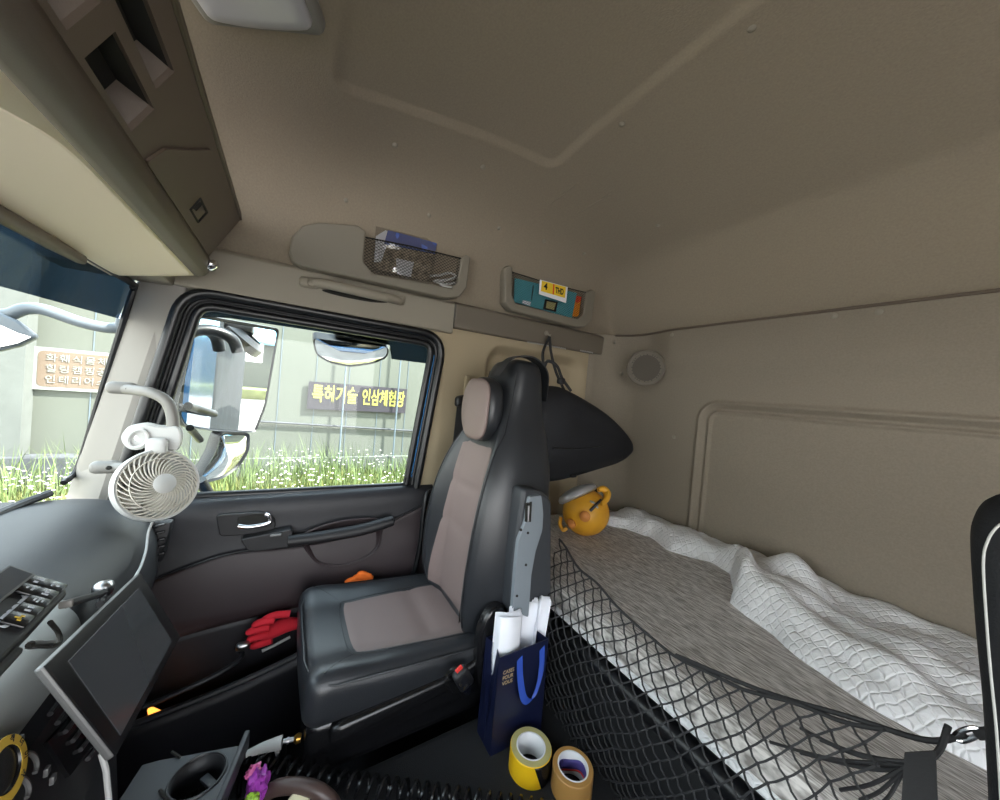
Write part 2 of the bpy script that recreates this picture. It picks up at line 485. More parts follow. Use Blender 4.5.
# ledge line between rear wall and headliner
def ledge(x):
    return V(x, yback(x, 1.36)+.004, 1.372)
MB().tube([ledge(x) for x in frange(XL, 1.15, 60)], .0045, 8).build('ledge_seam', 'taupe', wall_back)
for (px, py) in ((838, 318), (882, 314), (676, 336), (621, 344), (674, 437), (624, 374)):
    p = PY(px, py, YB); p.y = yback(p.x, p.z)
    MB().lathe([(.0001, .004), (.005, .0032), (.0085, .001), (.009, -.004)], p, (0, 1, 0), 14).build('fastener', 'trim', wall_back)
# ---- round speaker grille
c = PY(646, 368, YB+.055); n = V(-.52, .85, 0)
sp = thing('speaker_grille', 'round dark grey speaker grille set in rear wall above the black bag', 'speaker', c)
MB().lathe([(.076, .0), (.078, .008), (.074, .012), (.068, .011), (.066, .006)], c-n*.006, n, 40).build('bezel', 'taupedark', sp)
g = MB().lathe([(.0001, .012), (.04, .0105), (.067, .006), (.067, -.01)], c-n*.008, n, 40)
for i in range(-6, 7):
    for j in range(-6, 7):
        if math.hypot(i, j) < 6.3:
            q = V(0, 0, 1).rotation_difference(n).to_matrix()
            rr = math.hypot(i, j)*.0098
            g.lathe([(.0001, .0012), (.003, 0)], c-n*.008+n*(.012-.0013*(rr/.04)**2*1.1)+q @ V(i*.0098, j*.0098, 0), n, 6)
g.build('mesh_disc', 'grille', sp)

# ---- right-hand wall behind the door, with the recess behind the seat
def xright(y, z):
    d = sd_rrect(y, z, -1.16, -.66, .3, 1.235, .07)
    x = XR+.05*sst(.015, -.03, d)
    return x
ysr = uniq((frange(-1.36, -1.10, 14)+frange(-1.10, -.72, 12)+frange(-.72, -.60, 24)+frange(-.60, -.47, 8)))
zsr = uniq((frange(0, 1.1, 20)+frange(1.1, 1.26, 30)+[1.29]))
def wr(y, z):
    yy = y
    if y > -.475: yy = interp([(.0, -.38), (.36, -.40), (.70, -.42), (1.13, -.475), (1.20, -.452), (1.26, -.38)], z)
    return V(xright(yy, z), yy, z)
wall_right = struct(MB().grid(wr, ysr, zsr).build('wall_right', 'pillar', solid=-.03, loc=(XR, -.9, .5), angle=80))
# ---- header band above the door and behind it
def band(y0, y1, z0, z1, x=1.2, t=.045, proud=.012):
    return MB().prism([(x+t-.03, y0, z0), (x-proud, y0, z0+.006), (x-proud-.002, y0, z1-.012), (x-.002, y0, z1), (x+t-.03, y0, z1)], (0, y1-y0, 0))
trim_1 = struct(band(.38, -.497, 1.250, 1.372).build('trim_1', 'trim', bevel=.004), 'beige header band above the passenger door')
trim_2 = struct(band(-.500, -1.31, 1.272, 1.372, proud=.016).build('trim_2', 'taupedark', bevel=.004), 'darker header band behind the passenger door')
# stencilled white marks along the lower edge of the darker band
mk = MB()
def bandpt(px, py): return PX(px, py, XR-.018)
for (x0, y0, x1, y1) in ((527, 342, 566, 349), (580, 350.5, 593, 353)):
    a = bandpt(x0, y0); b = bandpt(x1, y1); n_ = int((a-b).length/.010)
    for i in range(n_):
        p = a.lerp(b, (i+.5)/n_)
        for q in ((-.0026, 0), (.0020, .001)):
            mk.box((p.x, p.y+q[0], p.z+q[1]), (.001, .0022, .006))
mk.build('stencil_marks', 'white', trim_2)
# coat hook
p = PX(546, 336, XR-.018)
hk = thing('coat_hook', 'small pale hook on the dark header band holding the black bag', 'hook', p)
MB().tube([p+V(.004, 0, .012), p+V(-.012, 0, .010), p+V(-.02, 0, 0), p+V(-.018, 0, -.01), p+V(-.026, 0, -.006), p+V(-.03, 0, .004)], .0035, 8).build('hook', 'trim', hk)
MB().lathe([(.0001, -.004), (.010, -.003), (.010, .004)], p+V(0, 0, .012), (1, 0, 0), 16).build('mount', 'trim', hk)

# ---- floor, engine tunnel, left side, front
floor = struct(MB().box((.2, -.3, -.02), (2.3, 2.2, .04)).build('floor', 'carpet', smooth=False))
tun = struct(MB().box((.18, -.32, .13), (1.06, 1.0, .302), r=.03, seg=3).build('engine_tunnel', 'carpet'), 'black carpeted engine cover beside the passenger seat')
TZ = .281
wl = MB()
out = [V(.46, 0), V(-1.37, 0), V(-1.37, 1.76), V(.46, 1.76)]
def wallpiece(y0, y1, z0, z1): wl.box((XL-.02, (y0+y1)/2, (z0+z1)/2), (.04, abs(y1-y0), z1-z0))
wallpiece(.55, -1.37, 0, .10); wallpiece(.55, -1.37, 1.34, 1.80); wallpiece(.55, .46, .10, 1.34); wallpiece(-.66, -1.37, .10, 1.34)
wall_left = struct(wl.build('wall_left', 'trim', smooth=False))
fw = MB().box((.2, .58, .33), (2.3, .04, .70))
wall_front = struct(fw.build('wall_front', 'black', smooth=False))

# ================================================================== WINDSCREEN AND PILLAR
# header above the windscreen (front edge of the overhead shelf closes down onto it)
def ws(px, py, y): return PY(px, py, y)
# windscreen plane leans: y = .31 at z = 1.21, .42 at z = .75
WS0 = V(1.1, .345, 1.21); WSN = V(0, 1, .25).normalized()
top_l = PP(0, 212, WS0, WSN); top_r = PP(118, 272, WS0, WSN)
pil_t = PP(133, 292, WS0, WSN); pil_b = PP(68, 492, WS0, WSN)
win = MB()
zt, zb = 1.255, .70
def wp(x, z): return V(x, .345-(z-1.21)*.25, z)
og = [wp(XL+.02, zb), wp(pil_b.x+.01, zb), wp(pil_t.x+.01, zt), wp(XL+.02, zt)]
window_2 = struct(MB().prism(og, (0, .006, 0)).build('window_2', 'wglass', smooth=False), 'windscreen')
# tinted band along the top of the windscreen
def shade_low(x): return PP(124, 319, WS0, WSN).z+(1.1-x)*.012
zsh_r = PP(122, 318, WS0, WSN); zsh_l = PP(0, 284, WS0, WSN)
sb = [wp(zsh_r.x+.02, zsh_r.z), wp(zsh_r.x+.02, zt), wp(XL+.02, zt), wp(XL+.02, zsh_l.z-.01), wp(zsh_l.x, zsh_l.z)]
MB().prism([p+V(0, .012, 0) for p in sb], (0, .004, 0)).build('shade_band', 'shade', window_2, smooth=False, label='dark blue tinted band')
MB().tube(smooth_path([wp(XL, zt-.012), wp(top_r.x-.06, zt-.014), wp(pil_t.x-.012, zt-.022), wp(pil_t.x+.004, 1.20), wp(lerp(pil_t.x, pil_b.x, .5)+.002, lerp(1.2, .75, .5)), wp(pil_b.x-.005, .77), wp(pil_b.x-.05, .735)], 6), .007, 8).build('gasket', 'rubber', window_2)
# A-pillar: lofted between the windscreen edge and the door frame
def pil_left(t): return V(lerp(pil_t.x-.005, pil_b.x-.005, t), 0, 0)
secs = []
for t in frange(-.12, 1.15, 14):
    l = PP(lerp(133, 68, t), lerp(292, 492, t), WS0, WSN); l.y -= .004
    r = V(1.205, lerp(.243, .335, t), lerp(1.245, .72, t)); r.z = l.z
    m1 = l.lerp(r, .30)+V(-.012, -.014, 0); m2 = l.lerp(r, .72)+V(-.010, -.014, 0)
    back = l.lerp(r, .5)+V(.05, .05, 0)
    cc = smooth_path([l+V(.02, .004, 0), l, m1, m2, r, r+V(.03, .012, 0)], 4)
    secs.append(cc+[r+V(.04, .04, 0), back+V(.02, .02, 0), l+V(.03, .006, 0)])
trim_3 = struct(MB().loft(secs).build('trim_3', 'trimgrey', angle=60), 'grey pillar between windscreen and passenger door')

# ================================================================== PASSENGER DOOR
door = sroot('door_1', (XR, -.05, 0), 'dark passenger door')
oc = [V(.243, 1.252), V(-.472, 1.242), V(-.408, .664), V(.352, .672)]
o1 = round_poly([(p.x, p.y) for p in oc], [.07, .09, .03, .03], 8)
def yz(o, x): return [V(x, p.x, p.y) for p in o]
o2 = offset_poly(o1, .020); o3 = offset_poly(o1, .034); o4 = offset_poly(o1, .046)
MB().tube(yz(o1, XR), .0135, 10, closed=True).build('door_seal', 'rubber', door)
MB().ring(yz(offset_poly(o1, -.03), XR+.012), yz(offset_poly(o1, .004), XR+.012), (.02, 0, 0)).build('frame_surround', 'trimgrey', door, smooth=False)
MB().ring(yz(o1, XR+.014), yz(o3, XR+.014), (.03, 0, 0)).build('window_frame', 'rubber', door, smooth=False)
MB().prism([V(XR+.009, y, z) for y, z in ((-.402, .73), (-.455, 1.17), (-.439, 1.17), (-.388, .73))], (.02, 0, 0)).build('frame_side', 'blue', door, smooth=False, label='blue painted rear edge of the window frame')
o25 = offset_poly(o1, .016)
MB().tube(yz(o25, XR+.006), .0045, 8, closed=True).build('frame_bead', 'rubber', door)
MB().tube(yz(o3, XR+.016), .012, 10, closed=True).build('glass_seal', 'rubber', door)
window_1 = struct(MB().prism(yz(offset_poly(o1, .030), XR+.030), (.005, 0, 0)).build('window_1', 'glass', smooth=False), 'passenger door window')
# door skin in bands; x(y,z) is how far the trim stands from the glass
def xdoor(y, z):
    return sinterp([(-.1, 1.06), (.30, 1.10), (.36, 1.155), (.40, 1.150), (.50, 1.155), (.575, 1.168), (.62, 1.172), (.67, 1.176), (.695, 1.19), (.71, 1.215)], z)
def skin(name, m, lo, hi, fn=xdoor, y0=.42, y1=-.47, ny=44, nz=16, dx=0, label=None):
    g = MB().grid(lambda y, t: V(fn(y, lerp(lo(y), hi(y), t))+dx, y, lerp(lo(y), hi(y), t)), frange(y0, y1, ny), frange(0, 1, nz))
    return g.build(name, m, door, angle=70, solid=-.012, label=label)
LB = lambda y: sinterp([(-.47, .655), (-.36, .61), (-.25, .577), (-.08, .555), (.10, .558), (.20, .535), (.30, .50), (.42, .46)], y)
skin('upper_panel', 'doorblack', LB, lambda y: .703)
LL = lambda y: sinterp([(-.47, .36), (-.2, .372), (.0, .372), (.2, .36), (.42, .33)], y)
skin('middle_panel', 'brown', LL, LB, dx=-.004, label='dark maroon middle panel')
skin('lower_panel', 'doorblack', lambda y: .0, LL, fn=lambda y, z: 1.165)
MB().tube(smooth_path([V(xdoor(y, LB(y))-.004, y, LB(y)) for y in frange(.40, -.46, 16)], 3), .003, 6).build('panel_seam', 'rubber', door)
# door pocket along the bottom
RIM = lambda y: sinterp([(-.46, .36), (-.25, .335), (-.08, .288), (.06, .258), (.25, .235), (.42, .215)], y)
XP = lambda y: sinterp([(-.46, 1.10), (-.2, 1.075), (.1, 1.06), (.42, 1.05)], y)
def pocket_wall(y, t):
    z = lerp(.045, RIM(y), t); return V(XP(y)+.035*(1-t)**2, y, z)
MB().grid(pocket_wall, frange(.42, -.46, 40), frange(0, 1, 10)).build('pocket_wall', 'doorblack', door, solid=.012, angle=70)
MB().tube([V(XP(y)+.005, y, RIM(y)) for y in frange(.42, -.46, 40)], .0075, 8).build('pocket_rim', 'doorblack', door)
MB().grid(lambda y, t: V(lerp(XP(y), 1.17, t), y, RIM(y)-.07), frange(.42, -.46, 20), [0, .5, 1]).build('pocket_floor', 'doorblack', door, solid=-.004)
# small bin at the front of the pocket
bn = smooth_path([V(1.068, .24, .262), V(1.075, .12, .285), V(1.11, .06, .292), V(1.15, .07, .298)], 6)
MB().tube(bn, .006, 8).build('bin_lip', 'doorblack', door)
# interior release: pod, cup and chrome lever
pa, pb = PX(216, 515, 1.172), PX(270, 534, 1.172)
hp = [PX(x, y, 1.170) for x, y in ((216, 514), (262, 511), (275, 518), (276, 527), (268, 532), (220, 536))]
hp2 = round_poly([(p.y, p.z) for p in hp], .012, 5)
pod = MB().prism([V(1.162, p.x, p.y) for p in hp2], (.02, 0, 0)).build('release_pod', 'black', door, bevel=.003, smooth=False)
cp = [PX(x, y, 1.160) for x, y in ((237, 517), (263, 513), (272, 519), (268, 526), (238, 529))]
cp2 = round_poly([(p.y, p.z) for p in cp], .010, 5)
MB().prism([V(1.159, p.x, p.y) for p in cp2], (.004, 0, 0)).build('release_cup', 'cubby', pod, smooth=False)
lv = [PX(x, y, 1.150) for x, y in ((238, 526), (248, 527), (262, 525), (270, 522), (269, 516), (265, 514))]
MB().tube(smooth_path(lv, 5), [.006]*16+[.005]*10, 10).build('release_lever', 'chrome', pod)
# switch plate and pull bar
sw = [PX(x, y, 1.150) for x, y in ((241, 537), (292, 527), (294, 544), (258, 549), (248, 548))]
sw2 = round_poly([(p.y, p.z) for p in sw], .008, 4)
spl = MB().prism([V(1.132, p.x, p.y) for p in sw2], (.035, 0, 0)).build('switch_plate', 'black', door, bevel=.004, smooth=False)
p = PX(276, 535, 1.128); MB().box(p, (.010, .028, .007), r=.003).build('window_switch', 'silver', spl)
pl = [PX(x, y, 1.128) for x, y in ((288, 541), (320, 537), (360, 530), (388, 522), (395, 520))]
MB().tube(smooth_path(pl, 8), [.016+.004*math.sin(i/32*PI) for i in range(29)]+[.013, .010, .007, .004], 14, flat=.9).build('pull_bar', 'black', door)
# oval map cup behind the pull bar
cup = smooth_path([PX(x, y, 1.146) for x, y in ((303, 536), (330, 524), (362, 519), (380, 522), (379, 545), (366, 557), (345, 565), (322, 564), (309, 553))], 6, closed=True)
cc = sum(cup, V(0, 0, 0))/len(cup)
mb = MB(); ins = [p.lerp(cc, .12)+V(.016, 0, 0) for p in cup]; ins2 = [p.lerp(cc, .45)+V(.020, 0, 0) for p in cup]; ins3 = [p.lerp(cc, .98)+V(.020, 0, 0) for p in cup]
mb.loft([ins, ins2, ins3], cap=False); mb.loft([cup, ins], cap=False)
MB().tube(cup, .0035, 6, closed=True).build('cup_rim', 'brown', door)
mb.build('map_cup', 'brown', door, angle=80)
# B-pillar grab bar
gb = smooth_path([PX(438, 491, 1.185), PX(428, 493, 1.165), PX(424, 510, 1.155), PX(420, 545, 1.145), PX(413, 575, 1.14), PX(404, 586, 1.145), PX(390, 590, 1.165)], 6)
MB().tube(gb, .0085, 10).build('grab_bar', 'rubber', door)
# lock pin
p = PX(405, 481, 1.205); MB().tube([p, p+V(0, 0, .014)], .003, 8).build('lock_pin', 'rubber', door)
# amber step lamp at the foot of the door
st = thing('step_lamp', 'small glowing amber lamp low beside the black tablet', 'lamp', PX(158, 716, 1.06))
q = [PX(x, y, 1.075) for x, y in ((147, 711), (152, 711), (173, 720), (150, 724))]
MB().prism(q, (.012, 0, 0)).build('lamp_lens', 'orangelamp', st, bevel=.001, smooth=False)
MB().prism([p+V(.008, 0, 0)+(p-q[0])*.12+V(0, .003, -.002) for p in q], (.010, 0, 0)).build('lamp_base', 'black', st, smooth=False)
# ribbed step mat in the footwell
mt = MB().box((1.07, .12, .03), (.2, .36, .02), r=.004)
for i in range(15): mt.box((1.07, .28-.022*i, .045), (.19, .010, .012), r=.003, seg=1)
tag(mt.build('step_mat', 'rubber'), 'ribbed black rubber mat in the footwell below the door pocket', 'mat')
# beige grab handle over the door
gh = thing('grab_handle', 'beige grab handle on the header band above the door window', 'handle', PX(352, 292, 1.19))
pts = smooth_path([PX(306, 283, 1.186), PX(320, 283, 1.165), PX(345, 288, 1.150), PX(375, 295, 1.152), PX(395, 299, 1.165), PX(400, 302, 1.186)], 6)
MB().tube(pts, [.012+.003*math.sin(i/30*PI) for i in range(31)], 14).build('grip', 'trim', gh)
for px, py in ((309, 283), (397, 300)):
    MB().rcube(PX(px, py, 1.182), (.012, .026, .015), .011, 6).build('mount', 'trim', gh)
rcs = smooth_path([PX(x, y, 1.184) for x, y in ((322, 290), (345, 291), (375, 297), (388, 302), (372, 302), (340, 296))], 5, closed=True)
MB().prism(rcs, (.006, 0, 0)).build('finger_recess', 'cubby', gh, smooth=False, label='dark finger recess')
p = PX(311, 283, 1.160); MB().lathe([(.0001, .003), (.007, .002), (.009, -.004)], p+V(.003, 0, 0), (-1, 0, 0), 18).build('cap', 'trim', gh)

# ================================================================== PASSENGER SEAT
seat = thing('passenger_seat', 'black leather passenger seat with brown perforated inserts and round headrest', 'seat', (.88, -.30, TZ))
SCX = .885
def ctop(x, y):
    u = (x-SCX)/.185; v = (y+.275)/.205
    z = .452+.075*(y+.27)*.9
    z += .014*sst(.45, .85, abs(u))-.004*sst(.9, 1.0, abs(u))
    z += .006*sst(.4, .8, v)-.03*max(0, v-.75)**1.5
    z -= .004*math.exp(-((y+.34)/.02)**2)*(1-sst(.5, .7, abs(u)))
    return z
def cfn(q, u):
    x, y = SCX+q.x, -.275+q.y
    if q.z > -.02: q.z += (ctop(x, y)-.452)*sst(-.02, .02, q.z)
    q.y -= .006*math.cos(q.x/.185*1.4)*(-1 if q.y > .15 else 0)
    return q
cu = MB().rcube((SCX, -.275, .418), (.185, .212, .036), .030, 26, cfn).build('cushion', 'leather', seat, angle=75)
def squircle(u, v, k=.35):
    return u*math.sqrt(max(0, 1-k*v*v*v*v)), v*math.sqrt(max(0, 1-k*u*u*u*u))
def cins(u, v):
    a, b = squircle(u, v, .12)
    x = SCX-.010+a*(.120-.012*b); y = -.306+b*.158
    e = max(abs(u), abs(v))
    return V(x, y, ctop(x, y)+.0035-.004*sst(.9, 1.0, e)+.0)
MB().grid(cins, frange(-1, 1, 24), frange(-1, 1, 24)).build('cushion_insert', 'insert', cu, label='brown perforated insert')
mb = MB()
def on_top(pts, dz=.0015): return [V(x, y, ctop(x, y)+dz) for x, y in pts]
ring = [(SCX-.010+squircle(u, v, .12)[0]*(.122-.012*v), -.306+squircle(u, v, .12)[1]*.160) for u, v in
        [(t, 1) for t in frange(-1, 1, 12)]+[(1, -t) for t in frange(-1, 1, 12)][1:]+[(-t, -1) for t in frange(-1, 1, 12)][1:]+[(-1, t) for t in frange(-1, 1, 12)][1:-1]]
mb.tube(on_top(ring, .001), .0022, 6, closed=True)
for sx in (-1, 1):
    a = (SCX-.010+sx*.104, -.158); b = (SCX+sx*.163, -.095)
    mb.tube(on_top([(lerp(a[0], b[0], t), lerp(a[1], b[1], t)) for t in frange(0, 1, 8)], .0005), .0018, 6)
mb.tube([V(SCX+x, -.275+y, .447+.0675*(y)+.010) for x, y in [(-.183, -.19), (-.184, .16), (-.165, .198), (-.1, .211), (.1, .211), (.165, .198), (.184, .16), (.183, -.19)]], .0022, 6)
mb.build('seam', 'piping', cu)
# backrest lofted level by level
LV = [(.430, .150, -.430, -.600, .020), (.47, .168, -.430, -.612, .040), (.53, .180, -.434, -.622, .055), (.62, .186, -.442, -.632, .062), (.72, .184, -.452, -.640, .060), (.80, .176, -.462, -.646, .052),
      (.87, .160, -.474, -.648, .038), (.93, .138, -.486, -.648, .020), (.98, .112, -.498, -.646, .006), (1.03, .098, -.510, -.642, 0), (1.09, .092, -.522, -.636, 0), (1.13, .084, -.532, -.628, 0), (1.150, .064, -.548, -.614, 0), (1.156, .03, -.565, -.60, 0)]
def lv(z, k): return sinterp([(r[0], r[k]) for r in LV], z)
def sec(z, n=56):
    hw, yf, yb, bo = (lv(z, k) for k in (1, 2, 3, 4)); hd = (yf-yb)/2; yc = (yf+yb)/2; o = []
    for i in range(n):
        a = 2*PI*i/n; c, s_ = math.cos(a), math.sin(a); e = .55
        x = hw*math.copysign(abs(c)**e, c); y = hd*math.copysign(abs(s_)**e, s_)
        u = x/hw if hw > 1e-6 else 0
        if s_ > 0: y += bo*(sst(.45, .8, abs(u)) - .55*sst(.8, 1, abs(u)))*min(1, s_*2.5)
        o.append(V(SCX+x, yc+y, z))
    return o
bk = MB().loft([sec(z) for z in frange(.430, .98, 30)+frange(.98, 1.156, 18)[1:]]).build('backrest', 'leather', seat, angle=75)
def bins(u, v):
    a, b = squircle(u, v, .10)
    z = .680+b*.225; hw = lerp(.120, .092, (b+1)/2)
    x = SCX+a*hw; U = abs(a*hw)/max(.01, lv(z, 1))
    y = lv(z, 2)+lv(z, 4)*sst(.45, .8, U)+.004-.005*sst(.88, 1, max(abs(u), abs(v)))-.003*math.exp(-((z-.66)/.012)**2)-.003*math.exp(-((z-.78)/.012)**2)
    return V(x, y, z)
MB().grid(bins, frange(-1, 1, 16), frange(-1, 1, 40)).build('backrest_insert', 'insert', bk, label='brown perforated insert')
mb = MB()
for sx in (-1, 1):
    pts = []
    for z in frange(.47, 1.12, 30):
        u = .80 if z < .9 else lerp(.80, .96, min(1, (z-.9)/.12))
        x = sx*u*lv(z, 1)
        u = min(u, .86); x = sx*u*lv(z, 1); c_ = u**(1/.55); s_ = math.sqrt(1-c_*c_)
        yf_, yb_ = lv(z, 2), lv(z, 3)
        y = (yf_+yb_)/2+(yf_-yb_)/2*s_**.55+lv(z, 4)*(sst(.45, .8, u)-.55*sst(.8, 1, u))*min(1, s_*2.5)+.0008
        pts.append(V(SCX+x, y, z))
    mb.tube(pts, .002, 6)
mb.build('seam', 'piping', bk)
# headrest pad
hd = MB().rcube((SCX-.005, -.478, 1.004), (.082, .026, .092), .022, 16, lambda q, u: V(q.x*(1-.14*max(0, q.z/.088)**2-.20*max(0, -q.z/.088)**2)*(1-.12*(q.z/.088)**4), q.y-.02*q.z, q.z*(1-.16*(q.x/.066)**2))).build('headrest', 'leather', seat, angle=75)
def hins(u, v):
    a, b = squircle(u, v, .30)
    return V(SCX-.005+a*.079*(1-.10*b*b-.08*(b < 0)*b*b), -.4435-.0018*b-.006*(a*a+b*b)**1.5, 1.004+b*.085)
MB().grid(hins, frange(-1, 1, 16), frange(-1, 1, 16)).build('headrest_insert', 'insert', hd, solid=-.006, label='brown headrest face')
st = smooth_path([V(SCX-.045, -.49, 1.10), V(SCX-.05, -.53, 1.152), V(SCX-.05, -.60, 1.160), V(SCX-.05, -.652, 1.12), V(SCX-.05, -.655, 1.04)], 6)
MB().loft([[p+V(-.02, 0, 0), p+V(.02, 0, 0), p+V(.02, -.002, .004), p+V(-.02, -.002, .004)] for p in st]).build('cover_strap', 'leather', bk)
# seat base
def bfn(q, u):
    q.x *= 1-.04*(q.z < 0)
    return q
ba = MB().rcube((SCX, -.275, .337), (.178, .205, .058), .018, 12, bfn).build('base', 'blackgloss', seat, angle=75)
MB().rcube((SCX-.172, -.30, .385), (.022, .19, .020), .014, 10, lambda q, u: V(q.x, q.y, q.z-.07*q.y+.02*math.exp(-((q.y+.16)/.06)**2))).build('side_cover', 'blackgloss', ba, angle=75)
# pivot bracket rising beside the backrest
XN = .69
br = [PX(x, y, XN-.005) for x, y in ((478, 690), (476, 655), (480, 625), (492, 606), (506, 604), (512, 640), (505, 690), (495, 705))]
b2 = round_poly([(p.y, p.z) for p in br], .03, 6)
MB().prism([V(XN-.012, p.x, p.y) for p in b2], (.03, 0, 0)).build('pivot_bracket', 'blackgloss', seat, bevel=.008, seg=3, angle=50)
# folded-up armrest
arm = [PX(x, y, .672) for x, y in ((523, 489), (540, 490), (551, 500), (551, 598), (546, 622), (524, 628), (509, 612), (512, 560), (518, 520))]
a2 = round_poly([(p.y, p.z) for p in arm], .012, 4)
ar = MB().prism([V(.668, p.x, p.y) for p in a2], (.05, 0, 0)).build('armrest', 'armdark', seat, bevel=.008, seg=3, angle=50)
pt = [PX(x, y, .660) for x, y in ((529, 497), (541, 495), (543, 513), (542, 530), (535, 552), (531, 575), (528, 617), (512, 611), (515, 570), (518, 541), (525, 522))]
p2_ = round_poly([(p.y, p.z) for p in pt], .006, 3)
pl = MB().prism([V(.658, p.x, p.y) for p in p2_], (.012, 0, 0)).build('inner_plate', 'armgrey', ar, bevel=.002, smooth=False, label='pale grey inner plate')
for px, py in ((521, 530), (528, 533), (526, 565), (517, 596)):
    MB().lathe([(.0001, .001), (.0028, .001), (.0032, -.002)], PX(px, py, .657), (-1, 0, 0), 10).build('screw', 'cubby', pl)
sl = [PX(x, y, .655) for x, y in ((527, 504), (532, 502), (531, 522), (526, 522))]
MB().prism(sl, (.006, 0, 0)).build('slot', 'cubby', pl, smooth=False)
MB().tube([PX(528.5, 506, .652), PX(528, 521, .652)], .003, 8).build('pin', 'steel', pl)
p = PX(537, 612, .662); MB().lathe([(.0001, .002), (.0085, .002), (.009, -.004)], p, (-1, 0, 0), 20).build('cap', 'cubby', ar)
# belt buckle in clear film
bp_ = PX(463, 678, .665)
bu = MB().rcube(bp_, (.010, .018, .024), .007, 6, rot=Matrix.Rotation(rad(-30), 3, 'X')).build('buckle', 'black', seat)
MB().box(PX(459, 669, .655), (.003, .016, .010), r=.001, rot=Matrix.Rotation(rad(-35), 3, 'X')).build('buckle_button', 'redprint', bu)
fb = MB()
cr = PX(457, 674, .652)
def film(u, v):
    a = v*2*PI; t = u
    r = (.016+.011*t)*(1+.18*noise.noise(V(math.cos(a)*2, math.sin(a)*2, t*4)))
    ax = (PX(443, 665, .648)-PX(466, 690, .66)).normalized()
    s1 = ax.cross(V(1, 0, 0)).normalized(); s2 = ax.cross(s1)
    return PX(466, 690, .66)+ax*(t*.060)+s1*math.cos(a)*r*.85+s2*math.sin(a)*r*.8
fb.grid(film, frange(0, 1, 10), frange(0, 1, 20)).build('buckle_film', 'plastic', bu, angle=20, label='clear plastic film')

# ---- seat belt on the B-pillar
sb = thing('seat_belt', 'black seat belt hanging from its guide on the tan pillar', 'seat belt', PX(463, 400, 1.18))
MB().rcube(PX(464, 400, 1.175), (.016, .034, .020), .012, 8, lambda q, u: V(q.x, q.y, q.z-.25*abs(q.y))).build('guide', 'black', sb)
bl = [PX(464, 404, 1.168), PX(460, 440, 1.172), PX(455, 478, 1.176), PX(451, 520, 1.18)]
MB().loft([[p+V(0, .026, 0), p+V(0, -.026, 0), p+V(.004, -.026, 0), p+V(.004, .026, 0)] for p in smooth_path(bl, 6)]).build('webbing', 'strap', sb, angle=60)
MB().rcube(PX(467, 386, 1.192), (.008, .012, .040), .007, 6).build('height_slider', 'pillar', sb)

# ================================================================== BUNK
bunk = thing('bunk_base', 'black cloth front of the sleeper bunk below the grey mattress pad', 'bunk', (.2, -.99, 0))
MB().rcube((.17, -1.0, .232), (1.0, .320, .238), .02, 10).build('box', 'basket', bunk)
MB().tube([V(-.8, -.668, .435), V(1.17, -.668, .435)], .022, 14).build('front_rail', 'rubber', bunk)
def mfn(q, u):
    x, y = q.x+.17, q.y-1.0
    if q.z > 0: q.z += .004*noise.noise(V(x*4, y*5, 3))+.012*sst(-1.1, -1.3, y)
    q.y += .012*noise.noise(V(x*3, 1, 5))*(1 if q.y > .2 else 0)
    return q
ma = tag(MB().rcube((.17, -.988, .514), (1.0, .332, .036), .024, 44, mfn).build('mattress_pad', 'mattress', angle=75), 'grey heathered mattress pad on the sleeper bunk', 'mattress')
MB().rcube((.17, -.985, .484), (1.0, .336, .008), .0075, 20, lambda q, u: mfn(q, u)).build('white_hem', 'quilt', ma, angle=75, label='white underside hem')

# ---- blanket: heaped along the rear wall
FRONT = [PZ(x, y, .560) for x, y in ((604, 522), (625, 527), (650, 536), (668, 548), (690, 556), (712, 562), (732, 574), (737, 588), (733, 600), (748, 612), (775, 630), (800, 652), (840, 682), (880, 706), (940, 738), (1000, 768))]
FT = sorted([(p.x, p.y) for p in FRONT]); FT[0:0] = [(-.6, FT[0][1]+.10)]
def yfront(x): return interp(FT, x)
def bheight(x, y, yf):
    t = (yf-y); base = .553
    h = .022*sst(0, .03, t)
    n1 = noise.noise(V(x*7+y*2, y*9-x*3, 1.3)); n2 = noise.noise(V(x*16, y*20, 4.1)); n3 = noise.noise(V(x*38, y*44, 7.1))
    # long folds running with the bunk
    def fold(a, b, w, hh):
        dx, dy = b[0]-a[0], b[1]-a[1]; L = math.hypot(dx, dy); ux, uy = dx/L, dy/L
        s_ = (x-a[0])*ux+(y-a[1])*uy; d = abs(-(x-a[0])*uy+(y-a[1])*ux)
        return hh*math.exp(-(d/w)**2)*sst(-.05, .06, s_)*sst(L+.05, L-.06, s_)
    f = fold((.62, -1.20), (.02, -1.08), .05, .030)
    f += fold((.50, -1.12), (.10, -.98), .035, .028)
    f += fold((.98, -1.27), (.62, -1.24), .05, .022)
    f += fold((.46, -1.29), (.34, -1.25), .05, .055)
    f += fold((.55, -1.29), (.47, -1.10), .035, .05)
    f += fold((.30, -1.22), (-.1, -1.16), .025, -.03)
    f += .012*sst(-1.22, -1.33, y)
    return base+h+(1.25*f+.018*n1+.010*n2+.003*n3)*sst(0, .05, t)
us = frange(-.35, 1.02, 150)
def bl(x, t):
    yf = yfront(x)+.008*noise.noise(V(x*12, 0, 2)); yb = yback(min(x, 1.1), .6)+.012
    y = lerp(yf, yb, t); return V(x, y, bheight(x, y, yf)-(.014 if t == 0 else 0))
tag(MB().grid(bl, us, frange(0, 1, 70)).build('blanket', 'quilt', solid=.008, angle=80), 'rumpled white quilted blanket along the rear wall of the bunk', 'blanket')

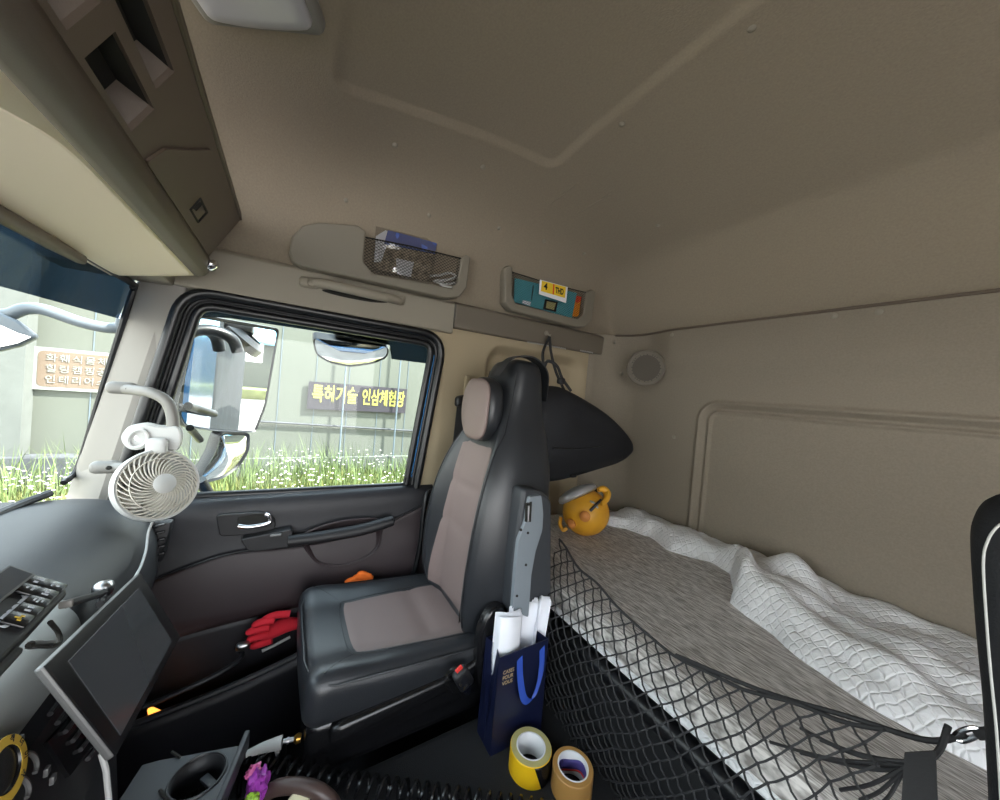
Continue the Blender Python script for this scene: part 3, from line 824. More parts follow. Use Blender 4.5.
# ---- yellow pot lying on the bunk
pc = V(.935, -.985, .636); R_ = .086
pot = thing('pot', 'mustard yellow round pot lying on its side at the end of the bunk', 'pot', (pc.x, pc.y, .552))
ax = V(.44, .17, .69).normalized()
prof = [(.0001, -R_*.98)]+[(R_*math.sin(a), -R_*.98*math.cos(a)) for a in frange(.15, 2.25, 18)]+[(R_*.74, R_*.66), (R_*.68, R_*.66), (R_*.66, R_*.5)]
MB().lathe(prof, pc, ax, 44).build('body', 'pot', pot, angle=60)
ld = MB().lathe([(R_*.80, R_*.68), (R_*.90, R_*.74), (R_*.90, R_*.86), (R_*.80, R_*.98), (R_*.45, R_*1.10), (R_*.2, R_*1.14), (.0001, R_*1.15)], pc, ax, 40).build('lid', 'lid', pot, label='shiny metal lid')
def onpot(px, py, k=1.0):
    d = ray(px, py).normalized(); o = CAMC-pc; b = o.dot(d); c = o.dot(o)-(R_*k)**2
    D = b*b-c
    return CAMC+d*(-b-math.sqrt(D)) if D > 0 else CAMC+d*(-b)
for px, py, r_ in ((585, 516, .019), (572, 523, .018)):
    p = onpot(px, py); nn = (p-pc).normalized()
    MB().lathe([(.0001, .018), (r_*.6, .016), (r_, .008), (r_*.9, 0), (r_*.5, -.006)], p, nn, 18).build('wood_knob', 'wood', pot, label='round orange wooden knob')
hl = smooth_path([onpot(590, 511, 1.05), onpot(596, 505, 1.10), onpot(601, 500, 1.14)], 4)
MB().tube(hl, .005, 8).build('hinge_wire', 'black', pot)
h2 = smooth_path([onpot(601, 504, 1.12), onpot(606, 499, 1.20), onpot(607, 493, 1.28), onpot(603, 489, 1.30), onpot(598, 490, 1.20)], 5)
MB().tube(h2, [.008+.006*math.sin(i/20*PI) for i in range(21)], 10).build('handle', 'pot', pot)
h3 = smooth_path([onpot(567, 528, 1.0), onpot(563, 530, 1.06), onpot(560, 524, 1.10), onpot(561, 517, 1.04)], 5)
MB().tube(h3, .007, 8).build('handle', 'pot', pot)
MB().rcube(pc+ax*R_*.86+V(-.515, -.853, .086)*.058, (.018, .018, .022), .014, 6).build('lid_knob', 'black', pot)
pp = [onpot(x, y, 1.02) for x, y in ((590, 501), (594, 503), (598, 508))]
MB().tube(pp, .007, 8, flat=.5).build('paper_tag', 'white', pot)

# ---- black bag on the coat hook
bag = thing('hanging_bag', 'black cloth bag hanging from the hook behind the passenger seat', 'bag', (1.02, -.95, .80))
def bagp(px, py, x=1.03): return PX(px, py, x)
prf = [  # pixel column, upper edge, lower edge
    (520, 420, 470), (535, 392, 482), (550, 383, 482), (562, 388, 480), (580, 398, 474), (600, 411, 468), (615, 424, 464), (625, 436, 458), (629, 444, 452)]
secs = []
for i, (px, y0, y1) in enumerate(prf):
    a = bagp(px, y0); b = bagp(px+(y1-y0)*-.06, y1); c = (a+b)/2; h = (a-b).length/2; t = i/(len(prf)-1)
    d = (.055+.035*math.sin(min(1, t*1.1)*PI))*(1-.5*t*t)
    q = []
    for k in range(24):
        an = 2*PI*k/24; cx, sz = math.cos(an), math.sin(an)
        q.append(c+(a-b).normalized()*h*math.copysign(abs(sz)**.8, sz)+V(1, .2, 0)*d*math.copysign(abs(cx)**.8, cx)*(1+.30*noise.noise(V(t*5, cx*2, sz*2))))
    secs.append(q)
MB().loft(secs).build('body', 'bagcloth', bag, angle=75, sub=1)
hk_p = PX(546, 336, XR-.018)+V(-.024, 0, -.004)
MB().tube(smooth_path([hk_p, bagp(543, 352, 1.12), bagp(544, 368, 1.06), bagp(547, 386, 1.01)], 6), .006, 8, flat=.6).build('strap', 'strap', bag)
MB().tube(smooth_path([hk_p, bagp(551, 352, 1.12), bagp(556, 372, 1.05), bagp(565, 392, 1.0)], 6), .006, 8, flat=.6).build('strap', 'strap', bag)
MB().tube(smooth_path([bagp(544, 368, .97), bagp(548, 361, .97), bagp(557, 366, .97), bagp(562, 378, .96), bagp(571, 391, .95)], 6), .006, 8, flat=.7).build('carry_loop', 'strap', bag)
MB().rcube(bagp(561, 381, .965), (.012, .014, .012), .008, 6).build('strap_keeper', 'black', bag)
zp = smooth_path([bagp(553, 448, .945), bagp(575, 449, .945), bagp(600, 446, .955), bagp(622, 440, .98)], 6)
MB().tube(zp, .003, 6).build('zip', 'black', bag)
for px, py in ((618, 457), (572, 475)):
    MB().rcube(bagp(px, py, .99), (.014, .014, .008), .006, 6).build('strap_tab', 'black', bag)

# ---- cargo net in front of the bunk
net = thing('cargo_net', 'black knotted cargo net strung along the front of the bunk', 'net', (.4, -.60, TZ))
TOPL = [(-.02, .735), (.045, .722), (.074, .697), (.13, .668), (.198, .640), (.25, .617), (.297, .606), (.365, .590), (.416, .592), (.50, .606), (.577, .628), (.64, .645), (.70, .672), (.76, .70)]
def npos(s, t):
    """s across the bunk, t downwards from the top rope"""
    x = lerp(.70, .10, s) - .05*t*(1-s)*0
    zt = sinterp(TOPL, x)
    zb_ = .215
    z = lerp(zt, zb_, t)
    y = -.628+.040*sst(0, .35, t)*sst(1.25, .5, t)+.010*noise.noise(V(x*9, z*9, 0))
    if t < .12: y -= .02*(1-t/.12)
    x += .008*noise.noise(V(x*14, z*14, 2)); z += .006*noise.noise(V(x*14, z*14, 6))
    return V(x, y, z)
NS, NT = 40, 24
mb = MB(); kn = MB()
def seg(a, b, bow):
    m = (a+b)/2+V(0, .003, -bow); mb.tube([a, m, b], .0017, 4, cap=False)
P = {}
for i in range(NS+1):
    for j in range(NT+1):
        if (i+j) % 2 == 0: P[i, j] = npos(i/NS, (j/NT)**1.05)
for (i, j), p in P.items():
    for di in (-1, 1):
        q = P.get((i+di, j+1))
        if q is not None: seg(p, q, .0004)
    if j < NT: mb.add(*[[p+V(*d)*.0034 for d in ((1, 0, 0), (-1, 0, 0), (0, 1, 0), (0, -1, 0), (0, 0, 1), (0, 0, -1))], [(0, 2, 4), (2, 1, 4), (1, 3, 4), (3, 0, 4), (2, 0, 5), (1, 2, 5), (3, 1, 5), (0, 3, 5)]])
mb.build('netting', 'cord', net, angle=60)
tp = [npos(s, 0) for s in frange(0, 1, 60)]
MB().tube(tp, .0028, 7).build('edge_rope', 'cord', net)
hkp = PY(966, 735, -.655)
r1 = smooth_path([PY(676, 655, -.645), PY(760, 690, -.65), PY(850, 717, -.652), PY(925, 740, -.655), hkp], 6)
MB().tube(r1, .0032, 7).build('hook_rope', 'cord', net)
r2 = smooth_path([hkp+V(.012, 0, 0), PY(938, 752, -.65), PY(915, 765, -.648), PY(870, 768, -.645), PY(800, 752, -.642)], 6)
MB().tube(r2, .0030, 7).build('corner_rope', 'cord', net)
for k, (pa_, pb_) in enumerate((((912, 762), (820, 740)), ((910, 764), (840, 790)), ((908, 764), (800, 728)), ((905, 768), (860, 800)), ((903, 765), (770, 742)), ((904, 770), (880, 805)))):
    MB().tube(smooth_path([PY(*pa_, -.645), (PY(*pa_, -.645)+PY(*pb_, -.64))/2+V(0, .004, -.006), PY(*pb_, -.64)], 4), .0020, 6).build('gather_cord', 'cord', net)
sp_ = [PY(x, y, -.642) for x, y in ((905, 752), (936, 750), (938, 800), (936, 840), (896, 840), (902, 800))]
MB().prism(sp_, (0, .003, 0)).build('corner_strap', 'strap', net, smooth=False)
d = (PY(985, 730, -.655)-PY(952, 738, -.655)); hd_ = d.normalized(); up_ = V(0, 0, 1)
lp = smooth_path([PY(955, 737, -.655), PY(962, 731, -.655), PY(975, 728, -.655), PY(980, 732, -.655), PY(974, 737, -.655), PY(962, 741, -.655)], 5, closed=True)
MB().tube(lp, .0026, 8, closed=True).build('snap_hook', 'chrome', net, label='chrome snap hook')
MB().tube([PY(976, 734, -.655), PY(990, 733, -.655), PY(1004, 731, -.655)], .0055, 8).build('hook_strap', 'strap', net)

# ================================================================== THINGS ON THE ENGINE TUNNEL
def onz(px, py, z=TZ): return PZ(px, py, z)
# gift bag with papers
fb0, fb1, sb0 = onz(490, 757), onz(546, 728), onz(476, 735)
fb1 = fb0+(fb1-fb0).normalized()*.135
ex_ = (fb1-fb0).normalized(); ey_ = V(-ex_.y, ex_.x, 0); ey_ = ey_ if ey_.x > 0 else -ey_
HB, DB, WB = .205, .062, .135
gb_ = thing('gift_bag', 'navy blue paper gift bag holding white papers beside the passenger seat', 'paper bag', fb0+ex_*WB/2+ey_*DB/2)
lean = V(.015, -.012, 0)
def gb(s, d, h): return fb0+ex_*(s*WB)+ey_*(d*DB)+V(0, 0, 1)*h+lean*(h/HB)
mb = MB(); t_ = .0012
def plate(a, b, c, d_, n): mb.prism([a, b, c, d_], n)
plate(gb(0, 0, 0), gb(1, 0, 0), gb(1, 0, HB*.99), gb(0, 0, HB*.97), ey_*t_)
plate(gb(0, 1, 0), gb(1, 1, 0), gb(1, 1, HB), gb(0, 1, HB), -ey_*t_)
plate(gb(0, 0, 0), gb(0, .5, 0)+ex_*.0, gb(0, .5, HB)+ex_*.010, gb(0, 0, HB*.97), ex_*t_)
plate(gb(0, .5, 0), gb(0, 1, 0), gb(0, 1, HB), gb(0, .5, HB)+ex_*.010, ex_*t_)
plate(gb(1, 0, 0), gb(1, .5, 0), gb(1, .5, HB)-ex_*.010, gb(1, 0, HB*.99), -ex_*t_)
plate(gb(1, .5, 0), gb(1, 1, 0), gb(1, 1, HB), gb(1, .5, HB)-ex_*.010, -ex_*t_)
plate(gb(0, 0, 0), gb(1, 0, 0), gb(1, 1, 0), gb(0, 1, 0), V(0, 0, t_))
mb.build('bag_body', 'navy', gb_, smooth=False)
for f, sgn in ((-.02, 1),):
    a = gb(.40, f, HB*.90); b = gb(.86, f, HB*.92)
    pts = smooth_path([a, gb(.42, -.10, HB*.70), gb(.50, -.20, HB*.50), gb(.66, -.22, HB*.46), gb(.80, -.16, HB*.60), gb(.86, -.08, HB*.75), b], 6)
    tt = [(pts[min(i+1, len(pts)-1)]-pts[max(i-1, 0)]).normalized() for i in range(len(pts))]
    MB().loft([[p+ex_*.007+V(0, 0, .004), p-ex_*.007-V(0, 0, .004), p-ex_*.007-V(0, 0, .004)-ey_*.001, p+ex_*.007+V(0, 0, .004)-ey_*.001] for p in pts]).build('ribbon_handle', 'ribbon', gb_, angle=70, label='blue ribbon handle')
for i, ln in enumerate(('CASES', 'POUR', 'VOUS')):
    text('lettering', ln, 'gold', gb_, gb(.10, -.006, HB*(.80-.055*i)), ex_, V(lean.x/HB, lean.y/HB, 1), .0105, extrude=.0002, label='small gold lettering')
# papers
def sheetstack(name, label, s0, s1, d, h0, h1, curl, n, group=None, lean_=0):
    m_ = MB()
    for k in range(n):
        dd = d+k*.05
        def fn(u, v, dd=dd, k=k):
            s_ = lerp(s0, s1, u)+lean_*v
            p = gb(s_, dd, lerp(h0, h1, v))
            return p+ey_*(curl*math.sin(u*PI)*(.3+.7*v))-ex_*(.0)+V(0, 0, .004*math.sin(u*5+k))
        m_.grid(fn, frange(0, 1, 12), frange(0, 1, 6))
    return tag(m_.build(name, 'paper', solid=.0008, angle=70), label, 'paper', group)
sheetstack('paper_stack', 'thick folded white papers at the seat side of the navy gift bag', .05, .50, .34, .03, HB+.062, -.010, 8)
sheetstack('paper_sheet', 'wide white sheet standing in the middle of the navy gift bag', .34, .95, .56, .03, HB+.066, .014, 4)
sheetstack('paper_roll', 'curled white sheet leaning out of the navy gift bag towards the net', .70, .92, .36, .03, HB+.072, .020, 3, lean_=.22)

# tape rolls
def tape_c(pxc, pyc, zc_): return PZ(pxc, pyc, zc_)
H1 = .046
c1 = PZ(531, 746, TZ+H1); c2 = PZ(573, 766, TZ+.046)
def mk_tape(name, label, c, r, ri, h, ms, mf, mc):
    c = V(c.x, c.y, TZ)
    root = thing(name, label, 'tape', c)
    b = MB().lathe([(ri+.002, 0), (r-.001, 0), (r, .001), (r, h-.001), (r-.001, h), (ri+.002, h)], c, (0, 0, 1), 56, closed=True).build('tape', ms, root, angle=35)
    MB().lathe([(r-.0012, h-.0006), (r-.0012, h+.0006), (ri+.002, h+.0006), (ri+.002, h-.0006)], c, (0, 0, 1), 56, closed=True).build('wound_edge', mf, root, angle=35)
    MB().lathe([(ri+.0025, 0), (ri+.0025, h+.0012), (ri, h+.0012), (ri, 0)], c, (0, 0, 1), 56, closed=True).build('core', mc, root, angle=35)
    return root, c
t1, c1 = mk_tape('warning_tape', 'roll of yellow and black striped tape in front of the navy gift bag', c1, .043, .028, H1, 'yellow', 'tapeface', 'cardcore')
# black slanted stripe on the yellow tape
sv = []
for k in range(14):
    a = lerp(2.86, 4.10, k/13)-.0
    zlo, zhi = .001, H1-.001
    sv.append((a, zlo, zhi))
def cyl(a, z, r): return V(c1.x+r*math.cos(a), c1.y+r*math.sin(a), TZ+z)
m_ = MB(); base_a = math.atan2(-c1.y, -c1.x)
def stripe(u, v):
    a = base_a+lerp(.25, 1.35, u)+(.42*(1-v)); return cyl(a, lerp(.0008, H1-.0008, v), .0434)
m_.grid(stripe, frange(0, 1, 16), frange(0, 1, 8)).build('black_stripe', 'blackgloss', t1, solid=.0004, label='slanted black stripe')
t2, c2 = mk_tape('packing_tape', 'roll of brown packing tape standing beside the net', c2, .040, .028, .046, 'browntape', 'browntape', 'cardcore')
def pr(u, v):
    a = u*2*PI; return V(c2.x+.0277*math.cos(a), c2.y+.0277*math.sin(a), TZ+.012+.022*v+.004*math.sin(a*3))
MB().grid(pr, frange(0, 1, 40), frange(0, 1, 3)).build('core_print', 'coreprint', t2, solid=-.0003, label='purple printed band inside the core')
def pr2(u, v):
    a = u*2*PI; return V(c2.x+.0275*math.cos(a), c2.y+.0275*math.sin(a), TZ+.010+.004*v+.004*math.sin(a*3))
MB().grid(pr2, frange(0, 1, 40), frange(0, 1, 1)).build('core_line', 'redprint', t2, solid=-.0003, label='red printed line')

# ================================================================== OVERHEAD CONSOLE
CZ = 1.05
def fc(x, t, n=0.0):   # face of the console: t up the face, n into the console
    p = V(x, lerp(.185, .129, t), CZ+lerp(.266, .374, t))
    return p+V(0, .888, .46)*n
con = thing('overhead_console', 'dark taupe overhead shelf with open cubbies above the windscreen', 'shelf', (.13, .25, CZ+.2))
XE = 1.10
bp = [(.129, .374), (.131, .392), (.15, .41), (.22, .43), (.34, .43), (.346, .188)]
MB().loft([[V(x, y, CZ+z) for y, z in bp] for x in (XL, XE)], cap=False, closed_sec=False).build('top_shell', 'taupe', con, solid=.004, angle=50)
und = [(.345, .188), (.30, .198), (.25, .210), (.207, .222)]
MB().loft([[V(x, y, CZ+z) for y, z in und] for x in (XL, XE)], cap=False, closed_sec=False).build('underside', 'cream', con, solid=-.004, label='beige underside')
rl = [(.207, .222), (.199, .221), (.190, .226), (.183, .238), (.181, .252), (.185, .266)]
MB().loft([[V(x, y, CZ+z) for y, z in rl] for x in (XL, XE)], cap=False, closed_sec=False)  .build('lower_roll', 'roll', con, solid=.004, angle=70)
endp = [V(XE, y, CZ+z) for y, z in (rl[:-1]+[(.185, .266)]+bp+[und[1], und[2]])]
MB().prism(endp, (-.006, 0, 0)).build('end_cap', 'taupe', con, bevel=.003, smooth=False)
xb = [XL, .20, .30, .462, .492, .583, .605, XE]; tb = [0, .09, .42, .53, .79, 1.0]
holes = [(.20, .462, .09, .42), (.492, .605, .09, .42), (.30, .583, .53, .79)]
mb = MB()
for i in range(len(xb)-1):
    for j in range(len(tb)-1):
        xm, tm = (xb[i]+xb[i+1])/2, (tb[j]+tb[j+1])/2
        if any(a < xm < b and c < tm < d for a, b, c, d in holes): continue
        mb.add([fc(xb[i], tb[j]), fc(xb[i+1], tb[j]), fc(xb[i+1], tb[j+1]), fc(xb[i], tb[j+1])], [(0, 1, 2, 3)])
bmx = mb.build('face', 'taupe', con, smooth=False)
bm_ = bmesh.new(); bm_.from_mesh(bmx.data); bmesh.ops.remove_doubles(bm_, verts=bm_.verts, dist=1e-5); bmesh.ops.recalc_face_normals(bm_, faces=bm_.faces); bm_.to_mesh(bmx.data); bm_.free()
for a, b, c, d in holes:
    m_ = MB(); D = .034
    q0 = [fc(a, c), fc(b, c), fc(b, d), fc(a, d)]; i_ = .012
    q1 = [fc(a+.004, c, D), fc(b-.008, c, D), fc(b-.008, d-.02, D), fc(a+.004, d-.02, D)]
    lip = [fc(a, c, .006), fc(b, c, .006), fc(b, d, .006), fc(a, d, .006)]
    m_.add(q0+lip, [(0, 1, 5, 4), (1, 2, 6, 5), (2, 3, 7, 6), (3, 0, 4, 7)])
    m_.build('cubby_lip', 'taupe', con, smooth=False)
    m2 = MB(); m2.add(lip+q1, [(0, 1, 5, 4), (2, 3, 7, 6), (3, 0, 4, 7), (4, 5, 6, 7)])
    m2.build('cubby', 'cubby', con, smooth=False)
    MB().add([lip[1], lip[2], q1[2], q1[1]], [(0, 1, 2, 3)]).build('cubby_side', 'taupe', con, smooth=False)
# raised lid panel under the shelf ; a dark tube round it imitates the groove's soft shade
def up(x, s, n=0): return V(x, lerp(.207, .338, s), CZ+lerp(.222, .188, s)-n)
ol = [(XE-.01, .02), (.58, .02), (.54, .05), (.50, .16), (.46, .32), (.38, .42), (XL+.02, .50), (XL+.02, .97), (XE-.01, .97)]
ol = round_poly(ol, .05, 4)
MB().prism([up(p.x, p.y, .0055) for p in ol], (0, 0, .006)).build('lid_panel', 'cream', con, bevel=.003, smooth=False, label='beige lid panel')
MB().tube([up(p.x, p.y, .002) for p in offset_poly(ol, -.006)][:-2], .002, 6).build('lid_groove_shade', 'taupe', con)
# flap door with latch and end lamp
dq = [(.66, .03), (XE-.055, .03), (XE-.03, .10), (XE-.03, .88), (.76, .88), (.72, .60), (.67, .30)]
dq = round_poly(dq, .02, 4)
fl = MB().prism([fc(p.x, p.y, -.004) for p in dq], V(0, .888, .46)*.004).build('flap', 'taupe', con, bevel=.002, smooth=False)
lq = [(.845, .18), (.905, .18), (.905, .40), (.845, .40)]
MB().tube([fc(x, t, -.005) for x, t in lq], .0022, 6, closed=True).build('latch', 'cubby', fl)
MB().tube([fc(.85, .22, -.008), fc(.85, .36, -.008)], .003, 8).build('latch_catch', 'cubby', fl)
lc = PX(213, 267, 1.078)
ln = V(-.35, -.55, -.75).normalized()
MB().lathe([(.0001, .006), (.008, .005), (.013, .001), (.0145, -.003), (.016, -.008)], lc, ln, 24).build('reading_lamp', 'chrome', con, label='small round silver reading lamp')
# filler above the pillar, sun visor edge
struct(MB().box((1.16, .36, 1.48), (.10, .20, .46), r=.01).build('trim_4', 'trim'), 'beige corner panel beside the overhead shelf')
vis = thing('sun_visor', 'grey folded sun visor edge under the beige overhead shelf', 'sun visor', (.4, .33, 1.225))
MB().rcube((.10, .328, 1.224), (.83, .010, .010), .008, 10).build('visor_blade', 'taupe', vis)
p = PY(91, 252, .325); MB().rcube(p, (.022, .010, .007), .006, 6).build('visor_clip', 'lens', vis)

# ---- ceiling lamp
lmz = zc(.74, .085)
cl = thing('ceiling_lamp', 'grey ceiling lamp with frosted lens near the front of the headliner', 'lamp', (.74, .085, lmz))
la = [PZ(*q, lmz-.02) for q in ((203, 8), (210, 24), (313, 44), (328, 4))]
def lampfn(q, u): q.z -= .10*q.y; return q
cx_ = (la[1].x+la[2].x)/2-.095; cy_ = (la[1].y+la[2].y)/2+.03
rz = Matrix.Rotation(math.atan2(la[1].x-la[2].x, -(la[2].y-la[1].y))*-1, 3, 'Z')
MB().rcube((cx_, cy_, lmz-.006), (.095, .100, .018), .016, 10, lampfn, rz).build('bezel', 'lampgrey', cl)
MB().rcube((cx_-.01, cy_, lmz-.018), (.080, .084, .016), .014, 10, lambda q, u: V(q.x, q.y, q.z-.10*q.y-.01*(1-(q.y/.1)**2)), rz).build('lens', 'lens', cl)

# ================================================================== SIDE POCKETS ABOVE THE DOOR
def pocket_net(poly, x, step, name, parent):
    """woven net: two families of thin cords clipped to a convex outline in (y, z)"""
    pts = [PX(px, py, x) for px, py in poly]; P2 = [V(p.y, p.z) for p in pts]; m_ = MB()
    def clip(o, d):
        lo, hi = -9, 9; n = len(P2)
        ar = sum(P2[i].x*P2[(i+1) % n].y-P2[(i+1) % n].x*P2[i].y for i in range(n)); sg = 1 if ar > 0 else -1
        for i in range(n):
            e = P2[(i+1) % n]-P2[i]; nn = V(-e.y, e.x)*sg; den = nn.dot(d); num = nn.dot(o-P2[i])
            if abs(den) < 1e-9:
                if num < 0: return None
            elif den > 0: lo = max(lo, -num/den)
            else: hi = min(hi, -num/den)
        return (lo, hi) if hi > lo+1e-4 else None
    cy = sum(p.x for p in P2)/len(P2); cz = sum(p.y for p in P2)/len(P2)
    for sl in (.75, -.75):
        d = V(1, sl).normalized(); nn = V(-d.y, d.x)
        for k in range(-80, 81):
            o = V(cy, cz)+nn*(k*step); r = clip(o, d)
            if r:
                a = o+d*r[0]; b = o+d*r[1]
                m_.tube([(x+(.001 if sl > 0 else 0), a.x, a.y), (x+(.001 if sl > 0 else 0), b.x, b.y)], .0007, 4, cap=False)
    return m_.build(name, 'cubby', parent, smooth=False)
def wallx(z):   # where the headliner stands at height z (right side)
    d = max(0.0, (z-1.37)/.76)**(1/.42); return XR-d
pk = thing('net_pocket', 'long beige pocket with closed end and black net holding the clear packet', 'pocket', PX(380, 260, 1.18))
fo = [(289, 250), (292, 236), (303, 225), (318, 222), (358, 225), (366, 231), (364, 262), (373, 273), (452, 288), (458, 283), (462, 257), (466, 254), (471, 257), (467, 288), (460, 297), (446, 298), (302, 266), (292, 260)]
f2 = [PX(x, y, 1.150) for x, y in fo]
MB().prism(f2, (.045, 0, 0)).build('pocket_frame', 'pocket', pk, bevel=.006, seg=3, angle=50)
NP1 = [(364, 236), (463, 259), (459, 286), (372, 273), (364, 263)]
pocket_net(NP1, 1.160, .008, 'pocket_net', pk)
MB().tube([PX(364, 237, 1.158), PX(410, 246, 1.157), PX(463, 259, 1.158)], .0022, 6).build('net_hem', 'cubby', pk)
k1 = thing('clear_packet', 'clear plastic packet with blue printed header in the long net pocket', 'packet', PX(402, 282, 1.176))
def slab(name, poly, x, m, parent, t=.004, label=None):
    return MB().prism([PX(a, b, x) for a, b in poly], (t, 0, 0)).build(name, m, parent, smooth=False, label=label, bevel=.0006)
slab('contents', [(377, 240), (434, 250), (428, 282), (373, 268)], 1.172, 'pkdark', k1)
slab('header_card', [(388, 230), (437, 243), (435, 254), (384, 244)], 1.169, 'bluepk', k1, .002, 'blue header card')
slab('white_flap', [(376, 236), (386, 230), (391, 234), (381, 262), (374, 262)], 1.170, 'paper', k1, .002, 'white side flap')
slab('white_panel', [(396, 258), (414, 262), (411, 277), (397, 274)], 1.1705, 'paper', k1, .0015, 'white printed panel')
def flm(u, v):
    p = PX(lerp(lerp(376, 438, u), lerp(371, 431, u), v), lerp(lerp(226, 241, u), lerp(271, 285, u), v), 1.168)
    return p+V(-.005*noise.noise(V(u*7, v*6, 1)), 0, 0)
MB().grid(flm, frange(0, 1, 14), frange(0, 1, 10)).build('film', 'plastic', k1, angle=15, label='clear film')
wc = smooth_path([PX(x, y, 1.172) for x, y in ((430, 276), (440, 275), (450, 273), (456, 277), (446, 280), (434, 281), (446, 284), (455, 283), (457, 288), (444, 286), (440, 282), (452, 279))], 5)
tag(MB().tube(wc, .0042, 8).build('white_cable', 'white'), 'coiled white cable at the end of the long net pocket', 'cable')
pk2 = thing('net_pocket', 'short beige U-shaped net pocket holding the teal packet', 'pocket', PX(548, 300, 1.18))
fo = [(505, 268), (508, 265), (513, 267), (512, 294), (516, 303), (578, 319), (584, 314), (587, 292), (592, 289), (596, 292), (592, 320), (585, 327), (576, 327), (512, 310), (505, 302)]
MB().prism([PX(x, y, 1.150) for x, y in fo], (.045, 0, 0)).build('pocket_frame', 'pocket', pk2, bevel=.006, seg=3, angle=50)
NP2 = [(512, 272), (588, 293), (584, 316), (578, 319), (516, 304), (512, 296)]
pocket_net(NP2, 1.158, .008, 'pocket_net', pk2)
MB().tube([PX(512, 272, 1.157), PX(550, 284, 1.156), PX(588, 293, 1.157)], .0018, 6).build('net_hem', 'cubby', pk2)
o1_ = thing('orange_packet', 'orange and red packet standing behind the teal packet', 'packet', PX(560, 315, 1.184))
slab('sleeve', [(531, 277), (586, 291), (581, 318), (528, 304)], 1.182, 'orangepk', o1_)
slab('red_corner', [(560, 283), (586, 290), (584, 300), (577, 303), (566, 292)], 1.1805, 'redpk', o1_, .001, 'red corner')
o2_ = thing('teal_packet', 'teal packet with dark window in the short net pocket', 'packet', PX(545, 315, 1.176))
slab('sleeve', [(515, 278), (577, 293), (572, 318), (514, 302)], 1.174, 'teal', o2_)
slab('dark_window', [(545, 299), (558, 302), (556, 312), (543, 309)], 1.1725, 'cubby', o2_, .001, 'dark window')
slab('round_label', [(547, 301), (556, 303), (554, 310), (546, 308)], 1.1715, 'tapeface', o2_, .001, 'pale picture')
slab('fold_line', [(533, 285), (534, 285.3), (532, 300), (531, 299.8)], 1.1725, 'cubby', o2_, .001)
slab('pale_label', [(523, 300), (531, 302), (530, 306), (522, 303)], 1.1725, 'paper', o2_, .001, 'small pale label')
o3_ = thing('label_card', 'white card with yellow printed panel sticking out of the short net pocket', 'card', PX(553, 300, 1.156))
slab('card', [(540, 279.5), (568, 287), (566, 303), (539, 294)], 1.1540, 'paper', o3_, .0016)
slab('yellow_panel', [(542, 280.5), (566, 287), (565, 298), (541, 291)], 1.1535, 'yellowlab', o3_, .001, 'yellow panel')
slab('red_bar', [(553.2, 284), (554.6, 284.4), (554, 294.5), (552.6, 294.1)], 1.1532, 'redpk', o3_, .001, 'red bar')
tr = (PX(564, 292.5, 1.153)-PX(543, 286.5, 1.153)).normalized(); tu = V(1, 0, 0).cross(tr)*-1
tu = tu if tu.z > 0 else -tu
text('lettering', '4', 'cubby', o3_, PX(544, 286.2, 1.153), tr, tu, .036, offset=.0012, extrude=.0003)
text('lettering', 'THD', 'cubby', o3_, PX(555.5, 290.2, 1.153), tr, tu, .034, offset=.0012, extrude=.0003, sx=.62)

# ================================================================== A-PILLAR HANDLE AND CLIP FAN
ph = thing('pillar_handle', 'grey curved grab handle on the pillar beside the windscreen', 'handle', PX(130, 430, 1.13))
hp = smooth_path([PX(117, 388, 1.135), PX(135, 390, 1.110), PX(152, 393, 1.085), PX(167, 402, 1.072), PX(173, 420, 1.068), PX(171, 440, 1.068), PX(162, 457, 1.075), PX(140, 467, 1.10), PX(100, 467, 1.135)], 7)
MB().tube(hp, .0115, 14).build('grip', 'lampgrey', ph)
for px, py in ((122, 388), (106, 467)):
    MB().rcube(PX(px, py, 1.128), (.014, .026, .014), .012, 8).build('mount', 'lampgrey', ph)
for px, py in ((128, 389), (109, 468)):
    MB().lathe([(.0001, .001), (.004, .001), (.005, -.003)], PX(px, py, 1.108), (-.9, -.4, .1), 12).build('screw', 'cubby', ph)
FCN = PX(157, 485, 1.02); FN = V(-.72, -.63, .28).normalized()
fan = thing('clip_fan', 'white round clip-on fan hanging from the grey pillar handle', 'fan', FCN)
q_ = V(0, 0, 1).rotation_difference(FN).to_matrix()
FR = .0765
def fp(r, a, h): return FCN+q_ @ V(r*math.cos(a), r*math.sin(a), h)
MB().lathe([(FR-.008, .010), (FR-.002, .012), (FR, .006), (FR-.002, -.006), (FR-.014, -.020), (FR-.034, -.036), (.03, -.050), (.03, -.046), (FR-.036, -.032), (FR-.018, -.016), (FR-.008, -.004)], FCN, FN, 64, closed=True).build('housing', 'white', fan, angle=40)
MB().lathe([(.0001, -.058), (.032, -.056), (.034, -.044), (.0001, -.040)], FCN, FN, 32).build('motor', 'fanwhite', fan)
gd = MB()
NSP = 34
for k in range(NSP):
    a0 = 2*PI*k/NSP; pts = []
    for t in frange(0, 1, 8):
        r = lerp(.020, FR-.006, t); pts.append(fp(r, a0-.95*t**1.15, .026-.016*t**2))
    gd.tube(pts, .0016, 5, cap=False)
for r, h in ((.055, .0195), (FR-.007, .010)):
    gd.tube([fp(r, a, h) for a in frange(0, 2*PI, 64)[:-1]], .0014, 5, closed=True)
gd.build('guard', 'fanwhite', fan)
MB().lathe([(.0001, .031), (.017, .030), (.021, .027), (.021, .022), (.0001, .020)], FCN, FN, 36).build('hub_badge', 'white', fan)
